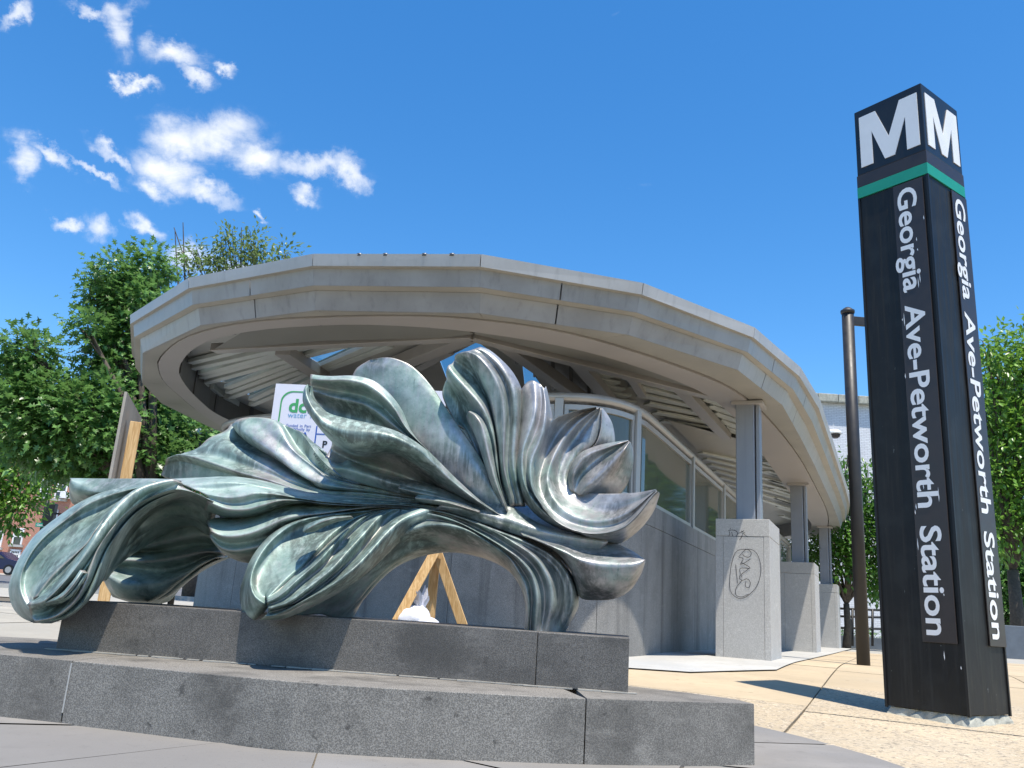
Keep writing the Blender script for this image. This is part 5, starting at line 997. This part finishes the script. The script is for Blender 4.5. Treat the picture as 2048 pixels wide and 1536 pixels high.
# railing and low walls behind
rl = thing('metal_railing', 'dark two-bar metal railing in front of the white brick building', 'railing', onY(1730, 1270, 27))
for y1, y2 in ((1216, 1222), (1232, 1236), (1255, 1259)): obj('bar', MB().tube([onY(1660, y1, 27), onY(1800, y2, 27)], .035, 8), M['rail'], rl, smooth=True)
for x in (1665, 1705, 1745, 1785): obj('post', MB().tube([onY(x, 1218, 27), onY(x, 1292, 27)], .04, 8), M['rail'], rl, smooth=True)
bx = onY(1714, 1255, 27.2); 
pln = thing('planter_edge', 'dark planted kerb along the back of the paving behind the pole', 'planter', onY(1730, 1290, 27.5)); a, b = onY(1640, 1284, 27.5), onY(1830, 1284, 27.5)
obj('kerb_wall', MB().box(((a[0]+b[0])/2, 28, -.25), (b[0]-a[0], 1., .55)), M['wallblue'], pln, bevel=.02)
crown([(np.array([x, 28, .02]), .28) for x in np.linspace(a[0], b[0], 12)], 1400, .10, 'ground_cover', M['oak'], pln, 'simple', 41, tuft=.1, fill=.3)
lw = tag(obj('low_wall', MB().box((onY(2060, 1270, 27)[0]+4.2, 27.2, .12), (10, .35, 1.05)), M['wallblue'], bevel=.02), 'plain blue-grey low wall at the right edge behind the pylon', 'wall')
q = onY(1666, 1168, 25.5); bl = tag(obj('coloured_panel', blob(q, (.19, .12, .24), 9, .05, 10), mat('blue_yellow_patch', lambda t, pos, p, out: setp(t, p, Base_Color=t.mix(t.ramp(t.noise(pos, 5, 1), .48, .52), (.01, .06, .5), (.75, .40, .02)), Roughness=.4)), smooth=True), 'small blue and yellow balloon showing above the farthest pier', 'balloon')
# street furniture at the left
sp = thing('traffic_signal', 'dark traffic signal pole with green street name sign at the left edge', 'traffic signal', onY(92, 1150, 42)); b = onY(92, 1150, 42)
t0 = onY(104, 958, 42); obj('pole', MB().tube([np.array([t0[0], 42, G(t0[0], 42)]), t0], .09, 10), M['black'], sp, smooth=True)
c = onY(101, 1030, 41.8); obj('signal_head', MB().box(c, (.42, .35, 1.1)), M['black'], sp, bevel=.04); c2 = onY(84, 1050, 41.8); obj('street_sign', MB().box(c2, (.62, .03, .2)), M['green'], sp)
put_text('lettering', 'Georgia', M['white'], sp, c2+np.array([-.24, -.018, -.05]), (1, 0, 0), (0, 0, 1), (0, -1, 0), size=.15)
c = onY(118, 1020, 41.8); obj('mast_arm', MB().beam(t0+np.array([0, 0, -1.6]), t0+np.array([1.2, 0, -1.7]), .08, .08), M['black'], sp)
b = onY(396, 905, 17); t0 = onY(396, 868, 17); gl = thing('globe_lamp', 'black lamp post with small white globe behind the canopy left edge', 'street lamp', (b[0], 17, G(b[0], 17)))
obj('post', MB().tube([np.array([t0[0], 17, G(t0[0], 17)]), t0], .06, 10), M['black'], gl, smooth=True); obj('lantern', MB().box(t0+np.array([0, 0, -.2]), (.16, .16, .4)), M['black'], gl, bevel=.03); obj('globe', blob(t0+np.array([0, 0, .05]), (.07, .07, .08), 1, .0, 10), M['white'], gl, smooth=True)
def car(px, Y, paint, label):
    c = onY(px, 1140, Y); gz_ = G(c[0], Y)+.012; t = thing('parked_car', label, 'car', (c[0], Y, gz_), 'cars parked along the far kerb')
    prof = [(-2.25, .35), (-2.28, .75), (-2.1, .95), (-1.55, 1.0), (-.95, 1.42), (.55, 1.45), (1.25, 1.0), (2.1, .85), (2.3, .6), (2.28, .33)]
    mb = MB(); n = len(prof)
    for y, k in ((-.85, 0), (-.6, 1), (.6, 1), (.85, 0)):
        for x, z in prof: mb.v.append((c[0]+x*(1 if k else .985), Y+y, gz_+z*(1 if k or z < 1.1 else .97)))
    for r_ in range(3):
        for i in range(n): mb.f.append((r_*n+i, r_*n+(i+1) % n, (r_+1)*n+(i+1) % n, (r_+1)*n+i))
    mb.f.append(tuple(range(n))); mb.f.append(tuple(range(3*n, 4*n)))
    obj('body', mb, paint, t, bevel=.03)
    obj('side_window', MB().hexa([(c[0]+x, Y+y, gz_+z) for y in (-.875, -.855) for x, z in ((-1.3, 1.02), (1.0, 1.02), (.45, 1.36), (-.85, 1.36))]), M['win'], t)
    for x in (-1.45, 1.4):
        wl = sub(obj('wheel', MB().tube([(c[0]+x, Y-.90, gz_+.33), (c[0]+x, Y-.68, gz_+.33)], .33, 18), M['black'], t)); obj('hubcap', MB().tube([(c[0]+x, Y-.915, gz_+.33), (c[0]+x, Y-.9, gz_+.33)], .2, 14), M['frame'], wl)
    obj('door_line', MB().box((c[0]-.1, Y-.857, gz_+.7), (.02, .01, .6)), M['dark'], t); obj('headlight', MB().box((c[0]+2.2, Y-.7, gz_+.68), (.15, .3, .14)), M['white'], t)
car(-12, 57.4, simple('navy_paint', (.012, .02, .07), .2, .3, .03, 2, 0), 'dark blue car parked at the far kerb at the left edge'); car(-190, 57.4, simple('silver_paint', (.45, .46, .48), .25, .5, .03, 2, 0), 'silver car parked at the far kerb beyond the left edge')
car(150, 57.4, simple('grey_paint', (.15, .16, .17), .25, .5, .03, 2, 0), 'grey car parked at the far kerb behind the sculpture')
# ------------------------------------------------------------------ tidy
for o in ALLT:
    if '_w' in o: del o['_w']
